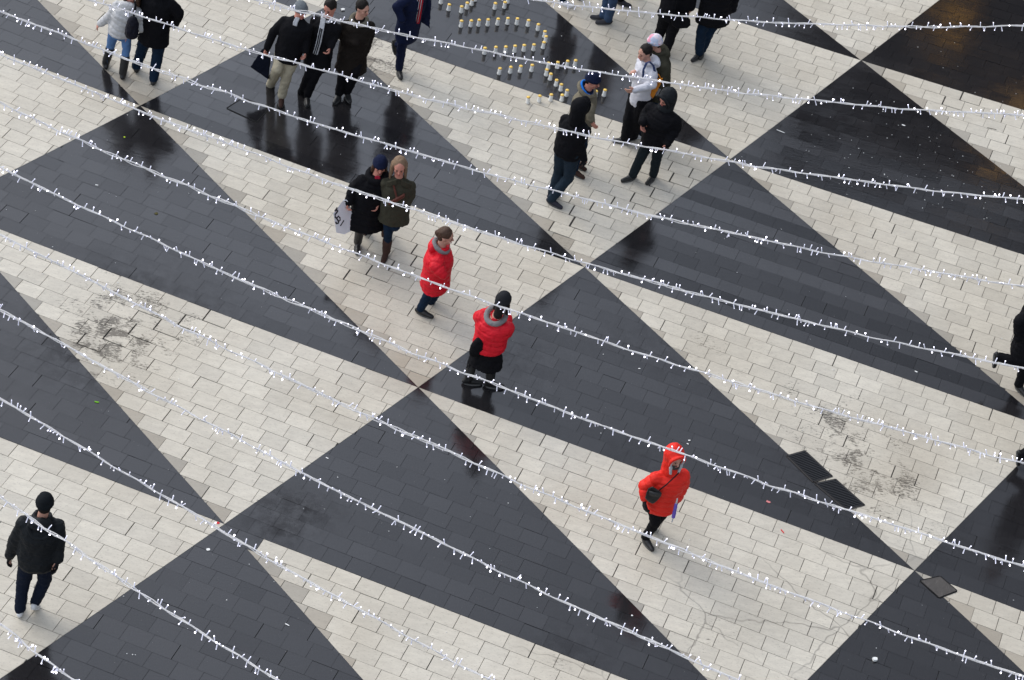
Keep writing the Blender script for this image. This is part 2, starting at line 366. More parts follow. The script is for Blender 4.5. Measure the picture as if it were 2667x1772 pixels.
def pave(key, name, material, label):
    polys, tones, warms = groups[key]
    P = np.array([p for poly in polys for p in poly]); W3 = O_ + P[:, :1] * CH + P[:, 1:] * NH
    W3 = lens_bend(W3)
    cnt = [len(p) for p in polys]; ids = np.repeat(np.arange(len(polys)), cnt)
    cen = np.zeros((len(polys), 2)); np.add.at(cen, ids, W3); cen /= np.array(cnt)[:, None]
    tilt = rng.normal(0, .0042 if key == 'b' else .002, (len(polys), 2))
    rowi = np.array([int(math.floor(poly[0][1] / BW + .5)) for poly in polys]); rt = rng.normal(0, .0045 if key == 'b' else .001, 4000)[rowi + 2000]; tilt = tilt + rt[:, None] * NH[None, :]
    z = ((W3 - cen[ids]) * tilt[ids]).sum(1) + rng.normal(0, .0004, len(polys))[ids]
    # far from view the slabs go on; each has a thin drop to the joint
    nv = len(W3); top = np.column_stack([W3, z]); low = np.column_stack([cen[ids] + (W3 - cen[ids]) * 1.004, z - .012])
    V = np.vstack([top, low]); faces = []; at = []; s = 0
    for pi, n in enumerate(cnt):
        faces.append(tuple(range(s + n - 1, s - 1, -1))); at.append(pi)
        for j in range(n):
            a = s + j; b = s + (j + 1) % n; faces.append((a, b, b + nv, a + nv)); at.append(pi)
        s += n
    me = bpy.data.meshes.new(name); me.from_pydata(V.tolist(), [], faces); me.update()
    # orient tops upward
    if me.polygons[0].normal.z < 0: me.flip_normals()
    at = np.array(at)
    for nm, arr in (('tone', np.array(tones)[at]),):
        a_ = me.attributes.new(nm, 'FLOAT', 'FACE'); a_.data.foreach_set('value', arr.astype(np.float32))
    def field(G, pts):
        f = np.zeros(len(pts))
        for c, r_, s_ in G:
            f = np.maximum(f, s_ * np.exp(-((pts - c) ** 2).sum(1) / r_ ** 2))
        return f
    d = field(DIRTG, V[:, :2]); a_ = me.attributes.new('dirt', 'FLOAT', 'POINT'); a_.data.foreach_set('value', d.astype(np.float32))
    ckv = np.clip(field(CRACKG, V[:, :2]) * 2.2 - .6, 0, 1); a_ = me.attributes.new('crack', 'FLOAT', 'POINT'); a_.data.foreach_set('value', ckv.astype(np.float32))
    wv = np.array(warms)[np.concatenate([ids, ids])] + field(WARMG, V[:, :2]) * .75
    a_ = me.attributes.new('warm', 'FLOAT', 'POINT'); a_.data.foreach_set('value', np.clip(wv, 0, 1).astype(np.float32))
    o = place(me, name, material); tag(o, label, kind='structure'); return o
pave('w', 'paving_white', M_WHITE, 'cream stone paving triangles')
pave('b', 'paving_black', M_BLACK, 'wet dark granite paving triangles')
mb = MB(); mb.add([(-300, -300, -.014), (300, -300, -.014), (300, 300, -.014), (-300, 300, -.014)], [(0, 1, 2, 3)])
M_GR = mat('ground', (.1, .09, .08), .7)
def ground_mat():
    mt = M_GR; b = mt.node_tree.nodes['Principled BSDF']; p = wpos(mt)
    L(mt, mix(mt, noise(mt, p, 6, 4), (.045, .042, .037), (.075, .068, .058)), b.inputs['Base Color'])
ground_mat()
tag(build(mb, 'ground', M_GR, smooth=False), kind='structure')

# ------------------------------------------------------------------ building across the square (seen mirrored in the wet stone)
M_FAC = mat('facade_dark', (.012, .011, .011), .7); M_GLS = mat('facade_glass', (.012, .012, .014), .25, .3)
M_SIGN = mat('lit_sign', (.8, .4, .05), .5, emis=(1, .50, .06), es=1.8); M_WIN = mat('lit_window', (.8, .5, .2), .5, emis=(1, .55, .15), es=3)
bd = thing('office_building', (22, 50, 0), 'dark low office building with lit signs across the square', 'building')
def bx(c, s): q = MB(); q.box(c, Vector((s[0] / 2, 0, 0)), Vector((0, s[1] / 2, 0)), Vector((0, 0, s[2] / 2))); return q
build(bx((24.4, 56, 7.1), (38.4, 14, 14.2)), 'wall', M_FAC, bd, False)
build(bx((29, 57, 16.6), (33, 13, 4.8)), 'attic_storey', M_FAC, bd, False)
for i in range(12):
    for k in range(4):
        build(bx((6.6 + i * 3.1, 48.97, 1.8 + k * 2.9), (2.5, .1, 1.9)), 'window', M_GLS, bd, False)
build(bx((8.2, 48.8, 8.9), (.34, .16, 1.0)), 'lit_sign', M_SIGN, bd, False)
build(bx((10.3, 48.8, 12.0), (.55, .16, .5)), 'lit_window', M_WIN, bd, False)
# ------------------------------------------------------------------ drains and covers in the paving
M_IRON = mat('cast_iron', (.018, .019, .022), .5, .3, 0); M_PIT = mat('drain_pit', (.004, .004, .004), .9); M_FRAME = cloth('frame_iron', (.045, .042, .04), .6, .3)
def quad_up(px4): return [ground(*p) for p in px4]
def grate(px4, label):
    q = quad_up(px4); c = sum(q, Vector()) / 4; t = thing('drain_grate', c, label, 'drain grate', 'drain grates set in the paving')
    a = (q[1] - q[0] + q[2] - q[3]) / 2; b = (q[3] - q[0] + q[2] - q[1]) / 2
    m_ = MB()
    for e, fct in (((q[0], q[1]), 0), ((q[1], q[2]), 0), ((q[2], q[3]), 0), ((q[3], q[0]), 0)):
        d = (e[1] - e[0]); n = d.normalized().cross(Vector((0, 0, 1)))
        m_.box((e[0] + e[1]) / 2 + Vector((0, 0, .003)), d / 2 * 1.02, n * .014, Vector((0, 0, .005)))
    build(m_, 'frame', M_FRAME, t, False)
    m2 = MB(); m2.add([v + Vector((0, 0, .0045)) for v in q], [(0, 1, 2, 3)]); build(m2, 'pit', M_PIT, t, False)
    m3 = MB(); n_ = 19
    for i in range(n_):
        k = (i + .5) / n_; p = q[0].lerp(q[3], k); r_ = q[1].lerp(q[2], k); d = r_ - p
        m3.box((p + r_) / 2 + Vector((0, 0, .009)), d / 2 * .97, b.normalized() * (b.length / n_ * .26), Vector((0, 0, .004)))
    build(m3, 'bars', M_IRON, t, False)
grate([(2050, 1189), (2096, 1176), (2166, 1241), (2118, 1256)], 'upper of two dark slotted drain grates beside the speckled white paving')
grate([(2124, 1261), (2176, 1250), (2250, 1316), (2203, 1328)], 'lower of two dark slotted drain grates at the edge of the white paving')
def plate(px4, label, name, base, h=.012):
    q = quad_up(px4); c = sum(q, Vector()) / 4; t = thing(name, c, label, 'cover')
    m_ = MB(); up = Vector((0, 0, h)); m_.add([v for v in q] + [c + (v - c) * .985 + up for v in q], [(3, 2, 1, 0), (4, 5, 6, 7), (0, 1, 5, 4), (1, 2, 6, 5), (2, 3, 7, 6), (3, 0, 4, 7)])
    build(m_, 'lid', M_BLACK if name == 'hatch_cover' else cloth('lid_' + name, base, .5, .35, .4, 120), t, False)
    m_ = MB()
    for i in range(4):
        a, b = q[i], q[(i + 1) % 4]; d = b - a; n = d.normalized().cross(Vector((0, 0, 1)))
        m_.box((a + b) / 2 - n * .008 + Vector((0, 0, .0035)), d / 2, n * .008, Vector((0, 0, .0025)))
    build(m_, 'rim', M_PIT, t, False)
plate([(2398, 1514), (2448, 1503), (2491, 1540), (2446, 1557)], 'worn grey metal cover plate lying skewed over the tip of a white triangle', 'cover_plate', (.075, .068, .062), .009)
plate([(592, 283), (632, 257), (700, 282), (668, 318)], 'dark stone hatch framed by a thin groove near the beige trousers man', 'hatch_cover', (.022, .022, .025), .004)

# ------------------------------------------------------------------ candles
M_JAR = mat('candle_glass', (.80, .80, .76), .35, .4); M_GOLD = mat('gold_lid', (.62, .36, .04), .4, .5, .25); M_WAX = mat('gold_lid_top', (.85, .58, .14), .5)
jar_me = None
def candle(pxl, label, flat=False):
    global jar_me
    g = ground(*pxl); t = thing('grave_candle', g, label, 'candle', 'white grave candles set out in lines')
    if jar_me is None:
        a = MB(); a.lathe((0, 0, 0), [(.012, .0), (.030, .001), (.0325, .010), (.0315, .022), (.028, .034), (.0268, .060), (.0272, .088), (.0255, .101), (.01, .1015)])
        b = MB(); b.lathe((0, 0, 0), [(.012, .1016), (.0265, .1018), (.0285, .105), (.0280, .112), (.024, .1155)]); b.mi = 1; b.lathe((0, 0, 0), [(.0238, .1156), (.020, .118), (.008, .1185)])
        jar_me = []
        for q, nm, ms in ((a, 'jar', [M_JAR]), (b, 'lid', [M_GOLD, M_WAX])):
            me = bpy.data.meshes.new(nm); me.from_pydata(q.v, [], q.f); [me.materials.append(x) for x in ms]
            for i, p in enumerate(me.polygons): p.material_index = q.m[i]; p.use_smooth = True
            jar_me.append(me)
    for me, nm in zip(jar_me, ('jar', 'lid')):
        o = bpy.data.objects.new(nm, me); link(o); o.parent = t
    t.rotation_euler = (random.uniform(-.03, .03), random.uniform(-.03, .03), random.random() * 6); t.scale = (1, 1, random.uniform(.96, 1.03))
ORD = ['first', 'second', 'third', 'fourth', 'fifth', 'sixth', 'seventh', 'eighth', 'ninth']
def row(pts, phrase):
    for i, p in enumerate(pts): candle(p, 'white candle, %s from the left %s' % (ORD[i], phrase))
row([(1147.8, 9.6), (1168, 27.4), (1201, 32.9), (1215.4, 23.6), (1228, 13.8), (1236.9, 2.8)], 'in the loose cluster beside the red scarf walker')
row([(1288, 24), (1313.4, 21.4), (1322, 8)], 'of the three farthest candles at the top edge')
row([(1200, 70.5), (1225.4, 69.5), (1246, 68), (1269.6, 67), (1295, 65.4), (1321.3, 63.4), (1345.8, 64.2), (1374.2, 68.5)], 'in the upper straight row of eight')
for p, s in (((1400.4, 79.1), 'top'), ((1417.4, 97.5), 'second from the top'), ((1420, 110.5), 'third from the top'), ((1414.2, 126), 'bottom')):
    candle(p, 'white candle, %s of four at the rounded right end' % s)
row([(1261.4, 141.2), (1290, 139), (1315.6, 137.8), (1339.8, 135.8), (1363.4, 133.5), (1388.9, 132)], 'in the middle row of six under the string')
row([(1299.6, 193.6), (1328.3, 190.4), (1354, 188.5), (1383.6, 186)], 'in the lower row of four above the white paving')
for i, p in enumerate([(1427, 180), (1422, 197.2), (1432.3, 208.4), (1447.6, 224), (1459.7, 236.7), (1475, 250.5), (1462.2, 263)]):
    candle(p, 'white candle, %s down the slanting line beside the khaki coat' % ORD[i])
row([(1450.8, 177.8), (1475.6, 175.3), (1496.7, 173)], 'of the three right behind the navy beanie')
row([(1549.6, 253), (1572.6, 250.5)], 'of the pair before the navy beanie')
row([(1374.2, 269), (1403.6, 265.8), (1433.5, 262.6)], 'of the three standing on white paving')

# ------------------------------------------------------------------ litter
M_PAP = mat('paper', (.75, .75, .72), .7); M_PL = cloth('leaf_green', (.15, .4, .02)); M_RED = mat('red_scrap', (.6, .01, .02), .6); M_PINK = mat('pink_scrap', (.6, .2, .2), .6); M_BUTT = mat('butt', (.5, .4, .28), .8); M_YEL = mat('yellow_green', (.5, .7, .02), .5)
def scrap(px, label, mt, name, cat, L_=.03, W_=.02, ang=0., h=.004):
    g = ground(*px); q = MB(); a = Vector((math.cos(ang), math.sin(ang), 0)); b = Vector((-math.sin(ang), math.cos(ang), 0))
    q.rings([[g + a * (L_ * x) + b * (W_ * y) + Vector((0, 0, z + .003)) for x, y in ((-.5, -.45), (.1, -.55), (.5, -.4), (.55, .3), (.05, .5), (-.55, .4))] for z in (0, h)])
    tag(build(q, name, mt, smooth=False), label, cat)
for a in [((2033, 343), 'long white scrap lying on the edge between white and black paving', M_PAP, 'paper_scrap', 'litter', .12, .012, -.35),
          ((2353, 327), 'small white scrap alone on the darkest black triangle', M_PAP, 'paper_scrap', 'litter', .05, .02, -.2),
          ((852, 1194), 'white cigarette end on black paving left of the wet dark patch', M_PAP, 'cigarette_end', 'litter', .035, .014, -.4),
          ((704, 1763), 'whitish blob of gum near the bottom edge', M_PAP, 'chewing_gum', 'litter', .03, .025, 0),
          ((2278, 1720), 'crumpled white paper ball at the lower right on black paving', M_PAP, 'paper_ball', 'litter', .05, .045, .3, .03),
          ((542, 1432), 'small square white paper on black paving by the light string', M_PAP, 'paper_scrap', 'litter', .04, .035, .6),
          ((568, 1363), 'round red dot of plastic at the tip of the white paving', M_RED, 'bottle_cap', 'litter', .03, .03, 0),
          ((2038, 1385), 'thin red scrap on white paving below the light string', M_RED, 'red_scrap', 'litter', .06, .014, -.9),
          ((2001, 1308), 'pink scrap of wrapper on the long black triangle', M_PINK, 'wrapper_scrap', 'litter', .05, .03, -.3),
          ((252, 1048), 'bright green leaf on the left black triangle', M_PL, 'green_leaf', 'leaf', .05, .022, 0),
          ((324, 358), 'tiny yellow green scrap on wet black paving', M_YEL, 'yellow_scrap', 'litter', .022, .02, 0),
          ((407, 557), 'brown leaf bit on the upper left black triangle', cloth('leaf_brown', (.08, .07, .02)), 'dead_leaf', 'leaf', .04, .04, 1),
          ((252, 483), 'oval white scrap on the upper left black triangle', M_PAP, 'paper_scrap', 'litter', .034, .016, 0),
          ((1665, 961), 'white scrap left of the speckled drain area on black paving', M_PAP, 'paper_scrap', 'litter', .025, .016, .3),
          ((1795, 1148), 'upper of two white scraps just above the red hood', M_PAP, 'paper_scrap', 'litter', .027, .018, .3),
          ((1791, 1157), 'lower of two white scraps just above the red hood', M_PAP, 'paper_scrap', 'litter', .025, .016, -.3),
          ((1646, 1604), 'round white spot on the dark wet patch at the bottom', M_PAP, 'chewing_gum', 'litter', .02, .02, 0),
          ((2386, 969), 'white scrap at the right end of the black band', M_PAP, 'paper_scrap', 'litter', .035, .02, -.3),
          ((748, 1628), 'thin white sliver on black paving at the bottom left', M_PAP, 'paper_scrap', 'litter', .05, .012, -.4),
          ((893, 27), 'white crumpled tissue behind the three walking men', M_PAP, 'tissue', 'litter', .05, .04, .5, .02),
          ((2583, 336), 'curved dark twig on the right white band', cloth('twig', (.05, .04, .03)), 'twig', 'twig', .13, .006, -.1)]: scrap(*a)
q = MB()
for i in range(230):
    px = (random.uniform(0, 2667), random.uniform(0, 1772))
    if i > 130: px = (random.gauss(2330, 150), random.gauss(420, 100))
    g = ground(*px); s_ = random.uniform(.004, .009); q.ell(g + Vector((0, 0, s_ * .5)), Vector((s_, 0, 0)), Vector((0, s_ * random.uniform(.5, 1), 0)), Vector((0, 0, s_ * .6)), 6, 4)
tag(build(q, 'grit', M_PAP), 'fine pale grit scattered over the paving', kind='stuff')
# ------------------------------------------------------------------ people
UP = Vector((0, 0, 1))
C_BLACK = cloth('black_wool', (.0045, .0045, .006)); C_NAVY = cloth('navy_cloth', (.006, .010, .032)); C_BROWNB = cloth('dark_brown_coat', (.013, .010, .008), bump=.4)
C_RED = cloth('red_down', (.60, .006, .018), .55, .12, .5, 30); C_ORED = cloth('orange_red_down', (.70, .022, .012), .55, .12, .4, 30)
C_OLIVE = cloth('olive_parka', (.040, .038, .026), .85, .25, .4); C_GREY = cloth('charcoal_shell', (.012, .014, .016), .6, .3, .4)
C_JEAN = cloth('blue_jeans', (.030, .055, .105), .9, .35, .3); C_DJEAN = cloth('dark_jeans', (.006, .016, .034), .9, .4, .3); C_LJEAN = cloth('light_jeans', (.085, .17, .34), .9, .25, .3)
C_KHAKI = cloth('khaki_trousers', (.36, .32, .23), .9, .12, .4); C_COAT = cloth('khaki_coat', (.155, .135, .095), .85, .2, .4)
C_SILVER = cloth('silver_down', (.46, .46, .46), .5, .08, .4, 30); C_WHITE = cloth('pale_grey_jacket', (.56, .56, .60), .75, .07, .4)
C_SHOE = mat('black_leather', (.012, .012, .012), .45, .4); C_BROWN = cloth('brown_suede', (.050, .028, .022), .9, .3, .3); C_SUEDE = cloth('grey_shoe', (.045, .045, .05), .8, .2)
C_WSHOE = cloth('white_shoe', (.60, .60, .60), .6, .05, .1); C_SOLE = mat('shoe_sole', (.10, .10, .095), .8); C_RSHOE = cloth('navy_red_shoe', (.03, .03, .04))
C_FUR = cloth('grey_fleece', (.20, .19, .19), .95, .2, .5, 90); C_DKHAIR = cloth('dark_hair', (.014, .011, .010), .5, .4, .5, 120); C_BRHAIR = cloth('brown_hair', (.065, .035, .022), .5, .4, .5, 120)
C_BLOND = cloth('fair_hair', (.20, .13, .08), .55, .3, .5, 120); C_GBEAN = cloth('grey_beanie', (.14, .155, .165), .9, .15, .4, 90); C_NBEAN = cloth('navy_beanie', (.008, .012, .035), .9, .2, .4, 90)
C_OFUR = cloth('olive_collar', (.13, .12, .09), .9, .2, .5); C_BLUE = cloth('bright_blue_hood', (.01, .17, .62), .8); C_ORANGE = cloth('orange_cloth', (.62, .22, .02), .7); C_SCRED = cloth('red_scarf', (.36, .01, .02), .9)
C_LGREY = cloth('light_scarf', (.42, .43, .45), .9); C_BLKG = cloth('black_glove', (.010, .010, .012), .7)
def unit(v): return v.normalized() if v.length > 1e-9 else Vector((0, 0, 1))
def dirv(deg): return Vector((math.sin(R(deg)), -math.cos(R(deg)), 0))
def torso_loft(mb, P, Nk, lat, hem, wid, flare, puff, shoulder=.19, lift=0):
    sp = unit(Nk - P); f = unit(lat.cross(sp)); L_ = (Nk - P).length
    k = wid
    sec = []
    if hem > 0: sec.append((-hem, flare, flare * .74))
    sec += [(-min(hem * .45, .12) if hem > 0 else -.06, .5 * (flare + .175 * k) if hem > .1 else .17 * k, .135 * k + puff), (L_ * .14, .165 * k + puff, .125 * k + puff), (L_ * .38, .158 * k + puff, .120 * k + puff),
            (L_ * .64, .178 * k + puff, .130 * k + puff), (L_ * .82, .186 * k + puff * .6, .115 * k + puff * .6), (L_ * .93, .145 * k, .090 * k), (L_ + .01, .085, .075), (L_ + .035, .068, .066)]
    n = 20; rg = []
    for s_, a, b in sec:
        c = P + (sp if s_ > 0 else UP) * s_
        rg.append([c + lat * (a * math.cos(2 * math.pi * j / n)) + f * (b * math.sin(2 * math.pi * j / n)) for j in range(n)])
    mb.rings(rg)
def hand(mb, wr, d, inward, curl=.5, s=1.0):
    d = unit(d); n = unit(inward - d * inward.dot(d)); ac = unit(d.cross(n))
    e = wr + d * .085 * s
    for k in (-1.5, -.5, .5, 1.5):
        mb.capsule(wr + ac * .010 * k, .015 * s, e + ac * .019 * k * s, .0125 * s, 8)
    for k, ln in ((-1.5, .066), (-.5, .078), (.5, .074), (1.5, .058)):
        b = e + ac * .021 * k * s; c1 = curl * (.8 + .1 * k)
        d1 = unit(d * math.cos(c1) + n * math.sin(c1) + ac * .06 * k); m1 = b + d1 * ln * .5 * s
        d2 = unit(d * math.cos(c1 * 2.1) + n * math.sin(c1 * 2.1)); mb.capsule(b, .0105 * s, m1, .0098 * s, 7); mb.capsule(m1, .0098 * s, m1 + d2 * ln * .5 * s, .0085 * s, 7)
    tb = wr + d * .025 * s - ac * .030 * s; t1 = tb + unit(d * .7 - ac * .7 + n * .35) * .038 * s; t2 = t1 + unit(d + n * .6) * .030 * s
    mb.capsule(tb, .014 * s, t1, .0115 * s, 7); mb.capsule(t1, .0115 * s, t2, .0095 * s, 7)
REPORT = []
def person(label, yaw, head, neck, pelvis, arms, legs, jacket, trousers, hem=.12, flare=.19, wid=1.0, puff=.015, head_yaw=None, nod=12,
           cover='short', cover_mat=None, hair_mat=None, sleeve=.055, leg=1.0, skirt=None, collar=None, glove=None, dy=0, extra=None, group='people crossing the square', boot=None, fold=.022, hs=1.0, lat_lean=0, skin=None):
    skin = skin or SKIN
    ank = {}
    gy = []
    for k, l in legs.items():
        if l.get('lift') is None:
            a = ground(*l['ankle'], z=.085); gy.append(a.y); ank[k] = a
    Y0 = sum(gy) / len(gy) + dy
    for k, l in legs.items():
        if l.get('lift') is not None: ank[k] = atY(*l['ankle'], Y0 + l['lift'])
    H = atY(*head, Y0); Nk = atY(*neck, Y0); P = atY(*pelvis, Y0)
    left = Vector((math.cos(R(yaw)), math.sin(R(yaw)), 0)); lat = left if left.x >= 0 else -left; F = dirv(yaw)
    sp = unit(Nk - P)
    base = Vector((P.x, Y0, 0)); T = thing('person', base, label, 'person', group)
    hy = yaw if head_yaw is None else head_yaw
    hf = dirv(hy); nr = R(nod); Fh = unit(hf * math.cos(nr) - UP * math.sin(nr)); Uh = unit(UP * math.cos(nr) + hf * math.sin(nr)); Lh = Uh.cross(Fh) * -1
    # ---- joints
    J = {}
    for k, s in (('a', -1), ('b', 1)):
        sh = Nk - sp * .098 + lat * (s * .160 * wid); hp = P + lat * (s * .088) - UP * .03
        ar = arms[k]; el = atY(ar[0][0], ar[0][1], sh.y + ar[1]); wr = atY(ar[2][0], ar[2][1], sh.y + ar[3])
        lg = legs[k]; an = ank[k]; kn = atY(lg['knee'][0], lg['knee'][1], (hp.y + an.y) / 2 + lg.get('kd', 0) + F.y * .05)
        J[k] = (sh, el, wr, hp, kn, an)
        REPORT.append((label[:26], k, round((el - sh).length, 2), round((wr - el).length, 2), round((kn - hp).length, 2), round((an - kn).length, 2), round((Nk - P).length, 2), round((H - Nk).length, 2), round(an.z, 2), round(P.z, 2), round(H.z, 2)))
    # ---- body: one continuous skin
    b = MB(); h = hs
    b.ell(H + Uh * .022 * h, Lh * .074 * h, Fh * .093 * h, Uh * .100 * h, 18, 12); b.ell(H - Uh * .050 * h + Fh * .026 * h, Lh * .056 * h, Fh * .062 * h, Uh * .060 * h, 16, 10)
    b.capsule(H + Fh * .088 * h + Uh * .014, .011, H + Fh * .108 * h - Uh * .018, .015, 8)
    b.ell(H - Uh * .092 * h + Fh * .062 * h, Lh * .026, Fh * .022, Uh * .022, 10, 8)
    for s in (-1, 1):
        b.ell(H + Lh * s * .076 * h - Fh * .004, Lh * .012, Fh * .020, Uh * .032, 8, 6); b.capsule(H + Lh * s * .012 + Fh * .083 * h + Uh * .030, .012, H + Lh * s * .046 + Fh * .072 * h + Uh * .028, .010, 6)
        b.ell(H + Lh * s * .040 + Fh * .060 * h - Uh * .022, Lh * .024, Fh * .024, Uh * .026, 8, 6)
    b.capsule(H - Uh * .055 * h - Fh * .012, .056, Nk - sp * .03, .060, 12)
    torso_loft(b, P, Nk - sp * .02, lat, 0, .86 * wid, .15, 0)
    for k, s in (('a', -1), ('b', 1)):
        sh, el, wr, hp, kn, an = J[k]; tgt = glove is None
        b.capsule(sh, .050, el, .038, 10); b.capsule(el, .038, wr, .026, 10)
        b.capsule(hp, .078, kn, .052, 10); b.capsule(kn, .052, an, .036, 10)
        hd = arms[k][4] if len(arms[k]) > 4 else {}
        if not hd.get('hide'): hand(b, wr, unit(wr - el) if 'dir' not in hd else Vector(hd['dir']), hd.get('in', lat * -s + F * .3) if not isinstance(hd.get('in'), tuple) else Vector(hd['in']), hd.get('curl', .6), .98)
        
        ft = dirv(legs[k].get('yaw', yaw)); b.capsule(an, .032, an - UP * .025 + ft * .02, .030, 8)
    body = blend(b, 'body', skin, T, .0085, 2)
    # face
    e = MB(); 
    for s in (-1, 1): e.ell(H + Lh * s * .031 * h + Fh * .088 * h + Uh * .004, Lh * .009, Fh * .006, Uh * .0045, 8, 5)
    build(e, 'eyes', EYE, T)
    e = MB()
    for s in (-1, 1): e.capsule(H + Lh * s * .017 + Fh * .097 * h + Uh * .026, .0032, H + Lh * s * .042 + Fh * .088 * h + Uh * .028, .003, 6)
    build(e, 'eyebrows', BROW, T)
    e = MB(); e.ell(H + Fh * .096 * h - Uh * .055, Lh * .024, Fh * .008, Uh * .007, 10, 5); build(e, 'mouth', LIP, T)
    # ---- jacket
    j = MB(); torso_loft(j, P, Nk, lat, hem, wid, flare, puff)
    for k, s in (('a', -1), ('b', 1)):
        sh, el, wr = J[k][:3]; r = sleeve + puff * .5
        j.capsule(sh, r * 1.08, el, r * .98, 12); j.capsule(el, r * .98, wr, r * .80, 12)
        j.capsule(sh, r * 1.04, Nk - sp * .07 + lat * s * .06, r * .85, 10)
    if collar:
        n = 14; nn = Nk + sp * .035; cf = unit(F)
        pts = [nn + lat * (.088 * math.cos(2 * math.pi * q_ / n)) + F * (.088 * math.sin(2 * math.pi * q_ / n)) + sp * (-.012 * math.sin(2 * math.pi * q_ / n)) for q_ in range(n + 1)]
        if collar == 'hood':      # lowered hood lying on the back
            j.ell(Nk - F * .105 + sp * .015, lat * .135, F * .062, sp * .085, 14, 9)
            for q_ in range(n): j.capsule(pts[q_], .026, pts[q_ + 1], .026, 6)
        else:
            for q_ in range(n): j.capsule(pts[q_], .024, pts[q_ + 1], .024, 6)
    jk = blend(j, 'jacket', jacket, T, .0135, 3, ((.13, fold), (.045, fold * .5)))
    if puff > .03:      # quilted down: press seams into the fabric, square to the limb
        me = jk.data; co = np.empty(len(me.vertices) * 3, np.float32); me.vertices.foreach_get('co', co); co = co.reshape(-1, 3)
        no = np.empty(len(me.vertices) * 3, np.float32); me.vertices.foreach_get('normal', no); no = no.reshape(-1, 3)
        segs = [(P - sp * .3, Nk, .5)] + [(J[k][0], J[k][1], .1) for k in 'ab'] + [(J[k][1], J[k][2], .1) for k in 'ab']
        best = np.full(len(co), 9e9); ph = np.zeros(len(co))
        for A_, B_, w_ in segs:
            A = np.array(A_); B = np.array(B_); d = B - A; l = np.linalg.norm(d); u = d / l; t = np.clip((co - A) @ u, 0, l); ds = np.linalg.norm(co - A - t[:, None] * u, axis=1)
            if w_ == .5: ds = ds - .10
            mk = ds < best; best[mk] = ds[mk]; ph[mk] = t[mk]
        co += no * (-.011 * np.exp(-((ph % .085 - .0425) / .011) ** 2))[:, None]; me.vertices.foreach_set('co', co.ravel()); me.update()
    # ---- trousers
    t = MB(); t.ell(P - UP * .02, lat * .165 * wid, F * .125, UP * .13, 14, 9)
    for k in 'ab':
        hp, kn, an = J[k][3:]; sh_ = unit(an - kn)
        t.capsule(hp, .094 * leg, kn, .068 * leg, 12); t.capsule(kn, .068 * leg, an - sh_ * .0, .056 * leg if boot is None else .05, 12)
    blend(t, 'trousers', trousers, T, .013, 3, ((.09, .02), (.035, .012)))
    if skirt:
        q = MB(); sm, sl_, sw = skirt; n = 20; rg = []
        for s_, a in ((.02, .17), (-.10, .195), (-sl_ * .6, sw * .93), (-sl_, sw)):
            rg.append([P + UP * s_ + lat * (a * math.cos(2 * math.pi * i / n)) + F * (a * .8 * math.sin(2 * math.pi * i / n)) for i in range(n)])
        q.rings(rg); blend(q, 'skirt', sm, T, .014, 2, ((.10, .04), (.04, .015)))
    # ---- shoes
    for k in 'ab':
        lg = legs[k]; kn, an = J[k][4], J[k][5]; ft = dirv(lg.get('yaw', yaw)); pt = lg.get('pitch', 0)
        fd = unit(ft * math.cos(R(pt)) - UP * math.sin(R(pt))); upv = unit(UP * math.cos(R(pt)) + ft * math.sin(R(pt))); sd = fd.cross(upv)
        bs = an - upv * .085; q = MB()
        q.capsule(bs - fd * .045 + upv * .040, .036, bs + fd * .06 + upv * .040, .042, 10); q.capsule(bs + fd * .06 + upv * .036, .040, bs + fd * .165 + upv * .028, .030, 10)
        q.capsule(bs - fd * .03 + upv * .05, .038, an + upv * .01, .046, 10)
        if boot is not None: q.capsule(an, .056, an + unit(kn - an) * boot[1], .066, 12)
        sm = lg.get('mat', C_SHOE)
        s_ = blend(q, 'boot' if boot is not None else 'shoe', sm, T, .0095, 2, ((.04, .006),))
        q = MB(); q.rings([[bs + fd * (.062 + .118 * math.cos(2 * math.pi * i / 16)) + sd * (.044 * math.sin(2 * math.pi * i / 16)) + upv * z for i in range(16)] for z in (0.001, .017)])
        o = build(q, 'sole', lg.get('sole', C_SOLE), s_, smooth=False); o.matrix_parent_inverse = Matrix.Identity(4); o.matrix_parent_inverse = (Matrix.Translation(T.location) @ Matrix.Translation(-T.location))
    # ---- head cover / hair
    hm = hair_mat or C_DKHAIR
    def hairshape(q, big=1.0, H=H):
        q.ell(H + Uh * .045 * h - Fh * .017, Lh * .087 * h * big, Fh * .094 * h * big, Uh * .092 * h * big, 18, 12, lo=-14)
        q.ell(H - Fh * .045 - Uh * .01, Lh * .072 * h, Fh * .060 * h, Uh * .075 * h, 14, 9)
    if cover in ('short', 'long', 'bun'):
        q = MB(); hairshape(q, 1.02, H - Fh * (.010 if cover == "long" else 0))
        if cover == 'long':
            for s in (-1, 1):
                for o_, r_ in ((.0, .026), (-.03, .028), (-.055, .03)):
                    q.capsule(H + Lh * s * .078 + Fh * (.012 + o_) + Uh * .03, r_, H + Lh * s * .090 + Fh * (.015 + o_) - Uh * .12, r_ * .95, 8)
                    q.capsule(H + Lh * s * .090 + Fh * (.015 + o_) - Uh * .12, r_ * .95, H + Lh * s * .10 + Fh * (.045 + o_) - Uh * .20, r_ * .6, 8)
        if cover == 'bun': q.ell(H - Fh * .10 + Uh * .01, Lh * .045, Fh * .045, Uh * .05, 10, 8)
        blend(q, 'hair', hm, T, .010, 2, ((.03, .010), (.012, .006)))
